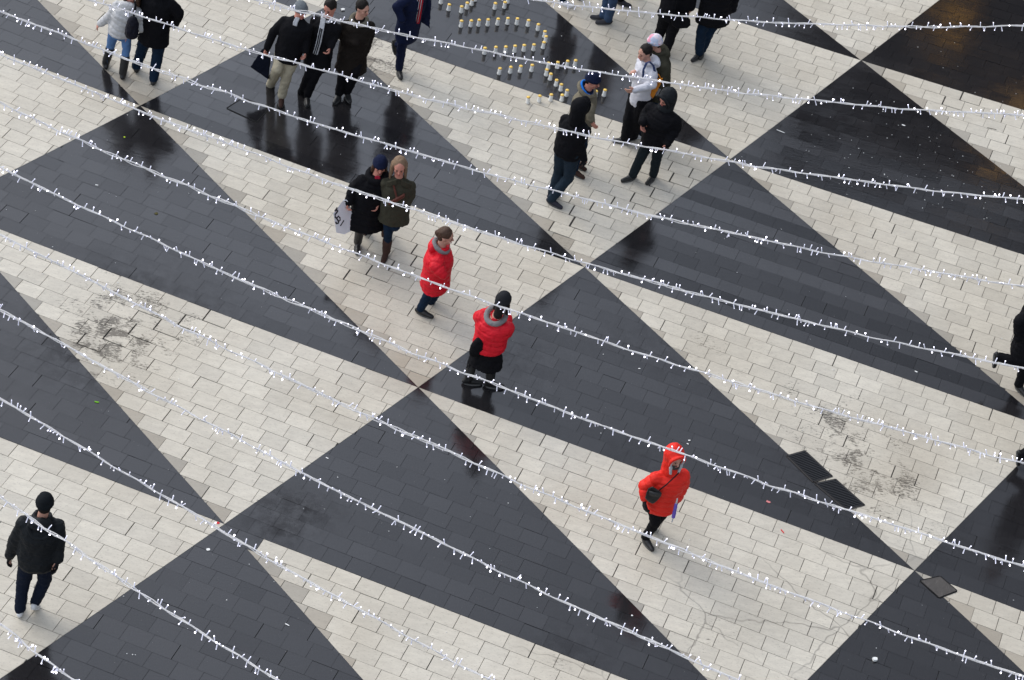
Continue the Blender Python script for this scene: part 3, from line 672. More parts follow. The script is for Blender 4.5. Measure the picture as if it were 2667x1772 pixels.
    if cover in ('beanie', 'beanie_long'):
        q = MB(); q.ell(H + Uh * .040 * h - Fh * .012, Lh * .091 * h, Fh * .106 * h, Uh * .104 * h, 20, 12, lo=-8)
        n = 20; pts = [H + Lh * (.090 * h * math.cos(2 * math.pi * i / n)) + Fh * (-.012 + .105 * h * math.sin(2 * math.pi * i / n)) + Uh * (.026 + .022 * math.sin(2 * math.pi * i / n)) for i in range(n + 1)]
        for i in range(n): q.capsule(pts[i] - Uh * .012, .012, pts[i + 1] - Uh * .012, .012, 6); q.capsule(pts[i] + Uh * .015, .012, pts[i + 1] + Uh * .015, .012, 6)
        blend(q, 'beanie', cover_mat, T, .010, 2, ((.05, .010),))
        q = MB(); q.ell(H - Fh * .045 - Uh * .02, Lh * .074, Fh * .055, Uh * .075, 14, 9)
        if cover == 'beanie_long':
            for s in (-1, 1): q.capsule(H + Lh * s * .072 - Fh * .01, .026, H + Lh * s * .085 + Fh * .0 - Uh * .15, .03, 8)
            q.capsule(H - Fh * .06, .06, H - Fh * .085 - Uh * .16, .06, 10)
        blend(q, 'hair', hm, T, .010, 2, ((.03, .010),))
    if cover == 'hood':
        q = MB(); q.ell(H - Fh * .040 + Uh * .018, Lh * .122 * h, Fh * .128 * h, Uh * .136 * h, 20, 12); q.capsule(H - Fh * .05 - Uh * .05, .105, Nk - F * .03, .115, 12)
        n = 16
        pts = [H + Fh * (.070 + .018 * math.sin(2 * math.pi * i / n)) + Lh * (.090 * math.cos(2 * math.pi * i / n)) + Uh * (.008 + .116 * math.sin(2 * math.pi * i / n)) for i in range(n + 1)]
        for i in range(n): q.capsule(pts[i], .021, pts[i + 1], .021, 6)
        blend(q, 'hood', cover_mat, T, .0105, 3, ((.08, .018),))
    if extra: extra(T, dict(H=H, Nk=Nk, P=P, F=F, Fh=Fh, Lh=Lh, Uh=Uh, lat=lat, J=J, Y0=Y0, sp=sp))
    return T, dict(H=H, Nk=Nk, P=P, F=F, Fh=Fh, Lh=Lh, Uh=Uh, lat=lat, J=J, Y0=Y0, sp=sp)
def ring_collar(mt, rad=.10, r=.030, lower=.0, name='collar', tilt=-.25):
    def f(T, d):
        q = MB(); n = 18; c = d['Nk'] + d['sp'] * (.02 - lower)
        pts = [c + d['lat'] * (rad * math.cos(2 * math.pi * i / n)) + d['F'] * (rad * .95 * math.sin(2 * math.pi * i / n)) + d['sp'] * (tilt * rad * math.sin(2 * math.pi * i / n)) for i in range(n + 1)]
        for i in range(n): q.capsule(pts[i], r, pts[i + 1], r, 8)
        blend(q, name, mt, T, .010, 2, ((.03, .01),))
    return f
def glove_pair(which='ab'):
    def f(T, d):
        for k in which:
            el, wr = d['J'][k][1:3]; q = MB(); hand(q, wr, unit(wr - el), d['lat'] * (1 if k == 'a' else -1), .55, 1.22); q.capsule(wr - unit(wr - el) * .03, .034, wr + unit(wr - el) * .02, .03, 8)
            blend(q, 'glove', C_BLKG, T, .0085, 1)
    return f
def both(*fs):
    def f(T, d):
        for g in fs: g(T, d)
    return f
def strip(mb, pts, side, w_, th=.008):
    """a folded cloth or strap: a flat band of real thickness along points"""
    rg = []
    for i, p in enumerate(pts):
        t_ = unit(Vector(pts[min(i + 1, len(pts) - 1)]) - Vector(pts[max(i - 1, 0)])); n_ = unit(t_.cross(side)); s_ = unit(side)
        rg.append([p - s_ * w_ - n_ * th, p + s_ * w_ - n_ * th, p + s_ * w_ + n_ * th, p - s_ * w_ + n_ * th])
    mb.rings(rg)
HIDE = {'hide': 1}

# ---- the couple at the upper left, walking away
person('person in silver quilted jacket and light blue jeans walking away from view', 172, (347, -24), (338, 8), (313, 80),
       {'a': ((289, 40), 0, (262, 62), .05, {'curl': .5}), 'b': ((372, 56), 0, (368, 76), -.05, HIDE)},
       {'a': dict(knee=(289, 119), ankle=(276, 163), yaw=200), 'b': dict(knee=(330, 126), ankle=(320, 190), yaw=185)},
       C_SILVER, C_LJEAN, hem=.07, flare=.165, wid=.95, puff=.034, cover='long', hair_mat=C_BRHAIR, leg=.88, boot=('', .24), collar='hood', fold=.02, skin=SKINR)
def fake(*a): pass
person('person in long black coat and dark blue jeans beside the silver jacket', 176, (424, -44), (414, -12), (402, 76),
       {'a': ((372, 36), 0, (363, 66), -.04, HIDE), 'b': ((466, 36), 0, (455, 64), .08, HIDE)},
       {'a': dict(knee=(371, 126), ankle=(356, 172), yaw=190, mat=C_SHOE), 'b': dict(knee=(411, 139), ankle=(400, 205), yaw=185)},
       C_BLACK, C_DJEAN, hem=.22, flare=.225, wid=1.12, puff=.03, cover='short', leg=1.22, sleeve=.062, collar='up', fold=.03)
# ---- three men and the red scarf walker
def p3x(T, d):
    q = MB(); c = d['Nk'] + d['F'] * .10
    strip(q, [d['Nk'] + d['F'] * .06 + UP * .07 + d['lat'] * .02, c + UP * .0 - d['F'] * .01, c + d['F'] * .0 - UP * .05], d['lat'], .032, .014); blend(q, 'shirt_collar', C_LGREY, T, .009, 1, ((.03, .01),))
person('person in grey beanie, black jacket and beige trousers carrying a dark bag', -12, (783, 27), (776, 50), (750, 139),
       {'a': ((712, 84), .0, (696, 124), -.05, {'curl': 1.3}), 'b': ((799, 96), 0, (796, 133), -.05, {'curl': .9})},
       {'a': dict(knee=(722, 181), ankle=(704, 223), yaw=-20, lift=.34, kd=-.28, pitch=-8), 'b': dict(knee=(748, 194), ankle=(734, 250), yaw=8, mat=C_BROWN)},
       C_BLACK, C_KHAKI, hem=.10, flare=.20, wid=1.1, puff=.02, head_yaw=35, cover='beanie', cover_mat=C_GBEAN, leg=1.1, fold=.02, extra=both(p3x), skin=SKINR)
def p4x(T, d):
    q = MB(); f = d['F'] * .16
    for s, mt_ in ((.0, 0),):
        strip(q, [d['Nk'] + UP * .05 + d['F'] * .07 - d['lat'] * .03, d['Nk'] + f - UP * .08 - d['lat'] * .01, d['Nk'] + f * 1.15 - UP * .30 - d['lat'] * .02, d['Nk'] + f * 1.15 - UP * .50 - d['lat'] * .05], d['lat'], .036, .012)
    sc = blend(q, 'scarf', C_LGREY, T, .009, 1, ((.03, .01),))
    q = MB()
    for o_ in (-.012, .014): strip(q, [p + d['F'] * .014 + d['lat'] * o_ for p in (d['Nk'] + f - UP * .06 - d['lat'] * .01, d['Nk'] + f * 1.15 - UP * .30 - d['lat'] * .02, d['Nk'] + f * 1.15 - UP * .49 - d['lat'] * .05)], d['lat'], .007, .006)
    build(q, 'scarf_stripes', C_BLACK, T)
    ring_collar(C_LGREY, .075, .024, 0, 'scarf_wrap')(T, d)
person('person with dark curly hair, black coat and striped grey scarf, middle of three walking men', -15, (860, 20), (853, 50), (829, 141),
       {'a': ((818, 92), .05, (812, 128), .0, HIDE), 'b': ((874, 90), 0, (861, 124), -.14, {'curl': 1.1})},
       {'a': dict(knee=(806, 192), ankle=(783, 246), yaw=-12, lift=.16, kd=-.1), 'b': dict(knee=(820, 198), ankle=(801, 248), yaw=10)},
       C_BLACK, C_BLACK, hem=.22, flare=.205, wid=1.05, puff=.02, head_yaw=-25, nod=20, cover='short', hair_mat=C_DKHAIR, leg=1.05, extra=p4x, skin=SKINR)
person('person in dark brown coat with olive collar, rightmost of three walking men', 10, (944, 22), (935, 52), (918, 142),
       {'a': ((888, 92), 0, (925, 113), -.16, HIDE), 'b': ((964, 90), .04, (953, 130), -.02, HIDE)},
       {'a': dict(knee=(894, 190), ankle=(883, 243), yaw=-12), 'b': dict(knee=(927, 186), ankle=(905, 238), yaw=25, lift=.05, kd=-.12)},
       C_BROWNB, C_BLACK, hem=.26, flare=.23, wid=1.1, puff=.03, head_yaw=55, nod=8, cover='short', hair_mat=C_DKHAIR, leg=1.08, fold=.035, extra=ring_collar(C_OFUR, .105, .036, .02, 'fur_collar'))
def p6x(T, d):
    q = MB(); P, N_, F, lat = d['P'], d['Nk'], d['F'], d['lat']
    strip(q, [atY(1096, -14, d['Y0'] - .10), atY(1091, 20, d['Y0'] - .13), atY(1084, 60, d['Y0'] - .10)], Vector((1, 0, 0)), .048, .014)
    blend(q, 'scarf', C_SCRED, T, .009, 1, ((.03, .012),))
    q = MB()
    for o_ in (-.035, -.008, .022): strip(q, [atY(1096, -12, d['Y0'] - .125) + Vector((o_, 0, 0)), atY(1091, 20, d['Y0'] - .155) + Vector((o_, 0, 0)), atY(1084, 58, d['Y0'] - .125) + Vector((o_, 0, 0))], Vector((1, 0, 0)), .0035, .004)
    build(q, 'scarf_stripes', C_LGREY, T)
    q = MB(); q.rings([[atY(1094, -20, d['Y0'] + y), atY(1119, -20, d['Y0'] + y), atY(1121, 20, d['Y0'] + y), atY(1121, 77, d['Y0'] + y), atY(1106, 64, d['Y0'] + y), atY(1088, 52, d['Y0'] + y)] for y in (.06, .10)])
    blend(q, 'coat_tail', C_NAVY, T, .012, 2, ((.10, .05),))
person('person in open navy coat and red checked scarf striding on one leg at the top', 62, (1092, -62), (1086, -30), (1062, 70),
       {'a': ((1034, 18), -.10, (1047, 52), -.16, HIDE), 'b': ((1112, 10), .15, (1112, 40), .1, HIDE)},
       {'a': dict(knee=(1046, 122), ankle=(1040, 178), yaw=20), 'b': dict(knee=(1068, 102), ankle=(1036, 116), yaw=70, lift=.18, pitch=70)},
       C_NAVY, C_NAVY, hem=.20, flare=.19, wid=1.05, puff=.03, cover='short', leg=1.02, extra=p6x)
# ---- people at the top right of centre
person('person in mid blue jeans with brown shoes pointing left at the top edge', -75, (1630, -200), (1622, -168), (1603, -66),
       {'a': ((1600, -120), 0, (1592, -75), 0, {}), 'b': ((1640, -120), 0, (1634, -75), 0, {})},
       {'a': dict(knee=(1584, -2), ankle=(1571, 40), yaw=-85, mat=C_SUEDE, kd=.05), 'b': dict(knee=(1597, 0), ankle=(1584, 50), yaw=-70, mat=C_SUEDE)},
       C_GREY, C_JEAN, leg=1.12)
person('person mostly above the top edge with one white shoe showing by the candles', 60, (1527, -245), (1520, -212), (1500, -112),
       {'a': ((1490, -160), 0, (1482, -120), 0, {}), 'b': ((1542, -160), 0, (1536, -120), 0, {})},
       {'a': dict(knee=(1484, -52), ankle=(1466, -2), yaw=70, mat=C_WSHOE, sole=C_WSHOE), 'b': dict(knee=(1506, -55), ankle=(1496, -22), yaw=60, mat=C_WSHOE)},
       C_GREY, C_DJEAN)
person('person mostly above the top edge with one dark shoe behind the blue jeans', 70, (1672, -250), (1664, -218), (1645, -118),
       {'a': ((1640, -165), 0, (1632, -125), 0, {}), 'b': ((1688, -165), 0, (1682, -125), 0, {})},
       {'a': dict(knee=(1630, -55), ankle=(1616, -2), yaw=75, mat=C_SUEDE), 'b': dict(knee=(1650, -60), ankle=(1642, -30), yaw=70, mat=C_SUEDE)},
       C_BLACK, C_BLACK)
person('person all in black with legs apart behind the pink patterned beanie', 165, (1790, -118), (1782, -86), (1757, 22),
       {'a': ((1741, -30), 0, (1741, 14), 0, HIDE), 'b': ((1806, -28), 0, (1800, 18), 0, {})},
       {'a': dict(knee=(1724, 72), ankle=(1708, 116), yaw=190), 'b': dict(knee=(1752, 80), ankle=(1733, 136), yaw=175)},
       C_BLACK, C_BLACK, hem=.16, flare=.25, wid=1.2, puff=.03, leg=1.25, sleeve=.068)
person('person in black jacket and dark blue jeans at the top edge near the dark triangle', 20, (1890, -112), (1882, -80), (1862, 26),
       {'a': ((1836, -28), 0, (1836, 14), 0, HIDE), 'b': ((1916, -24), 0, (1908, 24), 0, HIDE)},
       {'a': dict(knee=(1826, 84), ankle=(1821, 138), yaw=-30, pitch=0), 'b': dict(knee=(1848, 82), ankle=(1830, 128), yaw=-5, lift=.10)},
       C_BLACK, C_DJEAN, hem=.20, flare=.27, wid=1.25, puff=.035, leg=1.15, sleeve=.068)
C_PINK = cloth('pink_check_beanie', (.62, .42, .50), .9, .1)
def pinkmat():
    b = C_PINK.node_tree.nodes['Principled BSDF']; v = N(C_PINK, 'ShaderNodeTexVoronoi', distance='MANHATTAN'); v.inputs['Scale'].default_value = 17; L(C_PINK, wpos(C_PINK), v.inputs['Vector'])
    s = N(C_PINK, 'ShaderNodeSeparateColor'); L(C_PINK, v.outputs['Color'], s.inputs[0])
    c = mix(C_PINK, ramp(C_PINK, s.outputs[0], .4, .45), (.70, .30, .38), (.50, .55, .68)); c = mix(C_PINK, ramp(C_PINK, s.outputs[1], .6, .65), c, (.70, .62, .66)); L(C_PINK, c, b.inputs['Base Color'])
pinkmat()
person('person in pink and grey patterned beanie and olive parka behind the white jacket', -62, (1704, 112), (1715, 138), (1716, 215),
       {'a': ((1700, 190), .1, (1690, 210), .05, HIDE), 'b': ((1736, 186), -.02, (1722, 222), -.10, HIDE)},
       {'a': dict(knee=(1690, 282), ankle=(1668, 338), yaw=-60, mat=C_WSHOE, sole=C_WSHOE), 'b': dict(knee=(1686, 290), ankle=(1671, 345), yaw=-70, mat=C_WSHOE, sole=C_WSHOE)},
       C_OLIVE, C_DJEAN, hem=.22, flare=.20, wid=1.05, puff=.03, cover='beanie', cover_mat=C_PINK, hair_mat=C_DKHAIR, collar='hood')
def p11x(T, d): pass
T11, D11 = person('person with short black hair in pale grey hooded jacket and baggy black trousers', -55, (1680, 138), (1688, 164), (1670, 250),
       {'a': ((1657, 212), .05, (1650, 190), -.18, {'curl': .9}), 'b': ((1699, 222), -.08, (1655, 234), -.16, {'curl': .6})},
       {'a': dict(knee=(1640, 308), ankle=(1630, 360), yaw=-80, mat=C_SHOE), 'b': dict(knee=(1662, 308), ankle=(1648, 352), yaw=-70, mat=C_SHOE)},
       C_WHITE, C_BLACK, hem=.13, flare=.18, wid=1.0, puff=.02, cover='short', collar='hood', leg=1.38, head_yaw=-48, nod=8, fold=.028)
person('person in black coat and dark cap under a hood standing with legs apart', -25, (1736, 257), (1730, 284), (1708, 362),
       {'a': ((1681, 300), 0, (1675, 318), -.18, {'curl': .7, 'dir': (0.05, -.2, -1)}), 'b': ((1761, 335), 0, (1738, 374), -.14, {'curl': .8})},
       {'a': dict(knee=(1672, 405), ankle=(1648, 455), yaw=-50), 'b': dict(knee=(1712, 404), ankle=(1702, 455), yaw=-25)},
       C_BLACK, cloth('black_trousers', (.010, .015, .018)), hem=.10, flare=.22, wid=1.2, puff=.035, cover='hood', cover_mat=C_GREY, sleeve=.066, leg=1.1, head_yaw=-42, nod=22, fold=.03, skin=SKINR)
def p13x(T, d):
    ring_collar(C_BLUE, .088, .017, -.045, 'blue_hood_lining', -.75)(T, d); ring_collar(C_NAVY, .075, .028, -.03, 'inner_collar', -.6)(T, d); ring_collar(C_COAT, .115, .034, -.01, 'coat_collar', -.5)(T, d)
person('person in navy beanie, bright blue lined collar and long khaki coat with hand out', 68, (1544, 210), (1527, 238), (1508, 330),
       {'a': ((1538, 282), -.05, (1538, 312), -.12, {'curl': .35, 'dir': (.45, -.25, -.45)}), 'b': ((1535, 290), .12, (1540, 320), .1, HIDE)},
       {'a': dict(knee=(1508, 392), ankle=(1496, 440), yaw=60, mat=C_BROWN), 'b': dict(knee=(1518, 380), ankle=(1501, 419), yaw=60, mat=C_BROWN)},
       C_COAT, C_DJEAN, hem=.16, flare=.20, wid=1.08, puff=.03, cover='beanie', cover_mat=C_NBEAN, hair_mat=C_DKHAIR, nod=18, fold=.03, extra=p13x, skin=SKINR)
person('person in black hooded top and dark jeans seen from behind reaching down', 150, (1513, 280), (1505, 312), (1478, 388),
       {'a': ((1460, 362), 0, (1462, 380), .12, HIDE), 'b': ((1509, 372), .0, (1520, 414), .06, {'curl': .35})},
       {'a': dict(knee=(1456, 448), ankle=(1438, 502), yaw=140, mat=C_RSHOE), 'b': dict(knee=(1482, 462), ankle=(1437, 518), yaw=62, mat=C_RSHOE)},
       C_BLACK, cloth('slate_jeans', (.014, .024, .036), .9, .35), hem=.10, flare=.195, wid=1.08, puff=.03, cover='hood', cover_mat=C_BLACK, leg=1.12, nod=10, extra=glove_pair('b'), fold=.03)
# ---- two friends with the shopping bag
def p15x(T, d):
    ring_collar(C_BLACK, .115, .045, .01, 'hood_down')(T, d)
    q = MB(); strip(q, [d['Nk'] + d['F'] * .07 + UP * .05, d['Nk'] + d['F'] * .115 - UP * .06], d['lat'], .035, .018); blend(q, 'red_top', cloth('crimson_knit', (.30, .01, .03)), T, .009, 1)
person('person in black wool coat, dark beanie and red top carrying a white bag', 12, (990, 430), (982, 458), (957, 540),
       {'a': ((921, 490), .02, (909, 526), -.08, {'curl': 1.2}), 'b': ((999, 494), 0, (986, 528), -.10, {'curl': .8})},
       {'a': dict(knee=(940, 584), ankle=(932, 630), yaw=8), 'b': dict(knee=(962, 578), ankle=(952, 600), yaw=5, lift=.30, pitch=45)},
       C_BLACK, C_BLACK, hem=.30, flare=.27, wid=1.08, puff=.035, cover='beanie_long', cover_mat=C_NBEAN, hair_mat=C_BRHAIR, nod=18, leg=.86, boot=('', .30), sleeve=.06, fold=.03, extra=p15x, skin=SKINR)
def p16x(T, d):
    q = MB(); N_, P, F, lat = d['Nk'], d['P'], d['F'], d['lat']
    strip(q, [N_ - lat * .07 + F * .10 - UP * .02, N_ - lat * .02 + F * .155 - UP * .14, N_ + lat * .0 + F * .17 - UP * .22], unit(lat + UP * .3), .014, .006)
    for a, b in ((N_ + lat * .09 + F * .165 - UP * .13, N_ - lat * .10 + F * .185 - UP * .27),): strip(q, [a, (a + b) / 2 + F * .012, b], UP, .030, .014)
    blend(q, 'shoulder_strap', cloth('brown_leather', (.085, .022, .014), .5), T, .008, 1)
    q = MB()
    for s in (-1, 1):
        strip(q, [N_ + lat * s * .03 + F * .10 + UP * .03, N_ + lat * s * .10 + F * .10 - UP * .01, N_ + lat * s * .15 + F * .07 - UP * .05], UP, .045, .014)
    blend(q, 'lapels', C_OLIVE, T, .010, 1, ((.04, .01),))
person('person with fair shoulder length hair in olive parka and brown boots', 8, (1040, 434), (1039, 466), (1028, 550),
       {'a': ((1008, 506), 0, (1014, 535), -.14, HIDE), 'b': ((1070, 508), 0, (1054, 540), -.12, HIDE)},
       {'a': dict(knee=(1012, 602), ankle=(1006, 655), yaw=-5, mat=C_BROWN), 'b': dict(knee=(1030, 590), ankle=(1003, 592), yaw=0, lift=.42, pitch=60, mat=C_BROWN, kd=-.25)},
       C_OLIVE, C_DJEAN, hem=.15, flare=.215, wid=1.02, puff=.025, cover='long', hair_mat=C_BLOND, nod=14, leg=.94, boot=('', .20), extra=p16x, skin=SKINR, fold=.028)
# ---- the three in red
person('person in crimson red jacket with brown hair walking right', 88, (1160, 616), (1148, 646), (1134, 728),
       {'a': ((1136, 694), -.05, (1153, 716), -.10, HIDE), 'b': ((1150, 694), .05, (1160, 712), .05, HIDE)},
       {'a': dict(knee=(1119, 762), ankle=(1096, 804), yaw=72), 'b': dict(knee=(1140, 756), ankle=(1122, 786), yaw=80, lift=.25, pitch=40)},
       C_RED, C_DJEAN, hem=.12, flare=.225, wid=1.12, puff=.05, cover='bun', hair_mat=C_BRHAIR, collar='hood', leg=.98, sleeve=.07, extra=ring_collar(C_FUR, .10, .032, -.015, 'fleece_collar', -.5), fold=.02)
def p18x(T, d):
    ring_collar(C_FUR, .118, .036, -.01, 'fleece_collar', .45)(T, d)
    q = MB(); c = atY(1243, 905, d['Y0'] - .12); q.ell(c, Vector((.09, 0, 0)), Vector((0, .06, 0)), Vector((.03, 0, .17)), 12, 9); blend(q, 'waist_bag', C_BLACK, T, .010, 2, ((.05, .02),))
person('person in red jacket and black hat seen from behind with both hands raised', 160, (1311, 784), (1291, 826), (1272, 905),
       {'a': ((1250, 826), .05, (1288, 808), .22, HIDE), 'b': ((1314, 868), .05, (1320, 830), .22, HIDE)},
       {'a': dict(knee=(1231, 944), ankle=(1220, 986), yaw=100), 'b': dict(knee=(1281, 952), ankle=(1276, 994), yaw=95)},
       C_RED, C_BLACK, hem=.02, flare=.185, wid=1.08, puff=.045, cover='beanie_long', cover_mat=cloth('black_knit', (.018, .019, .022), .9), hair_mat=C_DKHAIR, skirt=(C_BLACK, .28, .225), sleeve=.068, boot=('', .2), nod=5, extra=p18x, fold=.02)
def p19x(T, d):
    H, Fh, Lh, Uh = d['H'], d['Fh'], d['Lh'], d['Uh']
    q = MB(); q.ell(H + Fh * .05 - Uh * .085, Lh * .07, Fh * .065, Uh * .05, 12, 8); blend(q, 'face_scarf', cloth('dark_grey_scarf', (.05, .05, .045), .9), T, .009, 1, ((.03, .012),))
    q = MB(); n = 14
    pts = [H + Fh * (.078) + Lh * (.080 * math.cos(2 * math.pi * i / n)) + Uh * (.0 + .098 * math.sin(2 * math.pi * i / n)) for i in range(n + 1)]
    for i in range(n): q.capsule(pts[i], .014, pts[i + 1], .014, 6)
    for s in (-1, 1): q.capsule(H + Fh * .08 + Lh * s * .07 - Uh * .07, .02, H + Fh * .10 + Lh * s * .05 - Uh * .17, .018, 8)
    blend(q, 'hood_lining', C_LGREY, T, .009, 1)
    q = MB(); a = atY(1768, 1232, d['Y0'] - .17); b = atY(1700, 1290, d['Y0'] - .24); strip(q, [a, a.lerp(b, .5) + d['F'] * .015, b], UP, .011, .005); build(q, 'bag_strap', C_BLKG, T)
T19, D19 = person('person in orange red hooded parka with black shoulder bag walking towards view', 22, (1758, 1192), (1749, 1228), (1722, 1310),
       {'a': ((1680, 1266), -.02, (1679, 1296), -.10, HIDE), 'b': ((1778, 1262), .0, (1764, 1298), -.05, HIDE)},
       {'a': dict(knee=(1707, 1358), ankle=(1683, 1398), yaw=35), 'b': dict(knee=(1714, 1352), ankle=(1692, 1386), yaw=25, lift=.30, pitch=50)},
       C_ORED, C_BLACK, hem=.09, flare=.195, wid=1.04, puff=.04, cover='hood', cover_mat=C_ORED, sleeve=.064, nod=10, head_yaw=28, leg=.98, extra=both(p19x, glove_pair('ab')), fold=.02)
# ---- lower left and right edge
def p20x(T, d):
    q = MB(); c = d['Nk'] - d['F'] * .10; n = 12
    pts = [c - UP * (.03 + .13 * math.sin(math.pi * i / n)) + d['lat'] * (.12 * math.cos(math.pi * i / n)) - d['F'] * (.05 * math.sin(math.pi * i / n)) for i in range(n + 1)]
    for i in range(n): q.capsule(pts[i], .026, pts[i + 1], .026, 8)
    blend(q, 'hood_rim', C_GREY, T, .011, 2, ((.05, .015),))
person('person in dark grey hooded jacket, black beanie and white sneakers at the lower left', 186, (117, 1312), (109, 1350), (95, 1452),
       {'a': ((38, 1412), .04, (26, 1446), .06, {'curl': .5}), 'b': ((152, 1420), .0, (150, 1456), -.05, {'curl': .8})},
       {'a': dict(knee=(60, 1520), ankle=(52, 1586), yaw=190, mat=C_WSHOE, sole=C_WSHOE), 'b': dict(knee=(116, 1514), ankle=(92, 1568), yaw=180, lift=.08, pitch=40, mat=C_WSHOE, sole=C_WSHOE)},
       C_GREY, cloth('midnight_jeans', (.006, .010, .022), .9), hem=.12, flare=.20, wid=1.15, puff=.03, cover='beanie', cover_mat=cloth('black_beanie', (.008, .010, .012), .9), hair_mat=C_DKHAIR, collar='hood', leg=1.12, sleeve=.062, extra=both(p20x, glove_pair('ab')), fold=.03)
person('person in black stepping out of view at the right edge, one leg swung back', 78, (2716, 748), (2704, 782), (2674, 898),
       {'a': ((2656, 836), -.1, (2654, 880), -.12, HIDE), 'b': ((2716, 850), .1, (2716, 890), .1, HIDE)},
       {'a': dict(knee=(2652, 944), ankle=(2604, 930), yaw=90, lift=-.05, pitch=80), 'b': dict(knee=(2672, 950), ankle=(2655, 1000), yaw=35)},
       C_BLACK, C_BLACK, hem=.16, flare=.22, wid=1.15, puff=.04, leg=1.15, sleeve=.07)
person('person just beyond the right edge with one dark shoe in view', 95, (2790, 940), (2778, 976), (2748, 1092),
       {'a': ((2738, 1030), -.1, (2738, 1080), -.1, {}), 'b': ((2792, 1040), .1, (2792, 1080), .1, {})},
       {'a': dict(knee=(2720, 1160), ankle=(2664, 1184), yaw=95, lift=.0, pitch=75), 'b': dict(knee=(2745, 1160), ankle=(2722, 1216), yaw=80)},
       C_BLACK, C_BLACK, hem=.22, flare=.24, wid=1.2, puff=.04, leg=1.15)
for r_ in REPORT: print('LIMB', r_)
# ------------------------------------------------------------------ things carried
def slab(px4, Y, th, name, mt, T, folds=((.06, .02),), voxel=.010, lean=(0,) * 12):
    q = MB(); q.rings([[atY(*p, Y + l + y) for p, l in zip(px4, lean)] for y in (0, th)]); return blend(q, name, mt, T, voxel, 2, folds)
Yb = ground(734, 250, .085).y + .1
t = thing('tote_bag', atY(680, 175, Yb), 'large dark navy bag hanging from the hand of the beige trousers man', 'bag')
slab([(683, 128), (701, 134), (704, 160), (699, 207), (676, 191), (653, 174)], Yb - .12, .12, 'bag_body', cloth('ink_nylon', (.004, .006, .014), .7), t)
q = MB()
for yy in (-.10, -.03): q.tube([atY(684, 132, Yb + yy), atY(690, 119, Yb + yy), atY(695, 121, Yb + yy), atY(700, 137, Yb + yy)], .007)
build(q, 'handle', C_BLACK, t)
Yb = ground(801, 248, .085).y - .1
t = thing('folded_umbrella', atY(861, 146, Yb), 'short black folded umbrella held by the striped scarf man', 'umbrella')
q = MB(); q.capsule(atY(859, 132, Yb), .020, atY(862, 150, Yb), .024, 8); q.capsule(atY(862, 150, Yb), .022, atY(862, 158, Yb), .006, 8); blend(q, 'canopy', C_BLACK, t, .008, 1)
q = MB(); q.capsule(atY(858, 124, Yb), .012, atY(859, 132, Yb), .012, 8); build(q, 'handle', C_SHOE, t)
Yb = ground(320, 190, .085).y - .17
t = thing('backpack', atY(344, 100, Yb), 'black drawstring backpack slung on the silver quilted jacket', 'backpack')
q = MB(); q.ell(atY(344, 72, Yb), Vector((.088, 0, 0)), Vector((0, .07, 0)), Vector((.01, 0, .20)), 14, 10); q.ell(atY(343, 82, Yb), Vector((.098, 0, 0)), Vector((0, .085, 0)), Vector((0, 0, .13)), 14, 10); blend(q, 'bag_body', cloth('black_nylon', (.008, .008, .014), .45), t, .010, 2, ((.07, .03), (.03, .015)))
q = MB(); strip(q, [atY(347, 48, Yb), atY(351, 30, Yb + .02), atY(353, 12, Yb + .05), atY(350, 4, Yb + .12)], Vector((1, 0, 0)), .014, .006); build(q, 'strap', C_BLACK, t)
# white jacket's backpack with the orange bag
Yb = D11['Y0']; t = thing('backpack', atY(1712, 225, Yb), 'dark blue and grey backpack with blue straps worn over the pale jacket', 'backpack')
slab([(1706, 178), (1724, 190), (1728, 222), (1722, 238), (1706, 244), (1702, 215)], Yb + .02, .16, 'bag_body', cloth('slate_nylon', (.035, .045, .085), .6), t, ((.07, .03),))
slab([(1712, 215), (1727, 210), (1722, 232), (1714, 246), (1707, 252)], Yb - .02, .05, 'grey_panel', cloth('grey_nylon', (.28, .30, .34), .7), t)
q = MB()
strip(q, [atY(1675, 203, Yb - .20), atY(1676, 182, Yb - .22), atY(1684, 164, Yb - .20), atY(1692, 161, Yb - .16), atY(1702, 172, Yb - .14), atY(1706, 190, Yb - .12), atY(1707, 208, Yb - .06)], Vector((1, -.3, .3)), .018, .007)
blend(q, 'strap', cloth('blue_strap', (.03, .05, .13), .7), t, .008, 1)
t = thing('orange_bag', atY(1702, 245, Yb), 'orange cloth bag hanging behind the pale jacket', 'bag')
slab([(1727, 203), (1723, 214), (1707, 246), (1699, 257), (1693, 250), (1690, 234), (1704, 222), (1713, 205)], Yb - .14, .06, 'bag_body', C_ORANGE, t, ((.06, .03),))
q = MB(); q.tube([atY(1722, 206, Yb - .1), atY(1716, 196, Yb - .08), atY(1709, 190, Yb - .06)], .008); build(q, 'strap', C_ORANGE, t)
# black bag beside the black-clad person
Yb = ground(1733, 136, .085).y - .2
t = thing('shoulder_bag', atY(1780, 70, Yb), 'rounded black bag hanging at the hip of the person in black', 'bag')
slab([(1748, 38), (1786, 36), (1797, 52), (1798, 66), (1790, 73), (1766, 75), (1750, 66)], Yb - .06, .16, 'bag_body', C_BLACK, t, ((.06, .02),))
q = MB(); q.tube([atY(1756, 42, Yb), atY(1768, -20, Yb + .05), atY(1786, -60, Yb + .12)], .010); build(q, 'strap', C_BLACK, t)
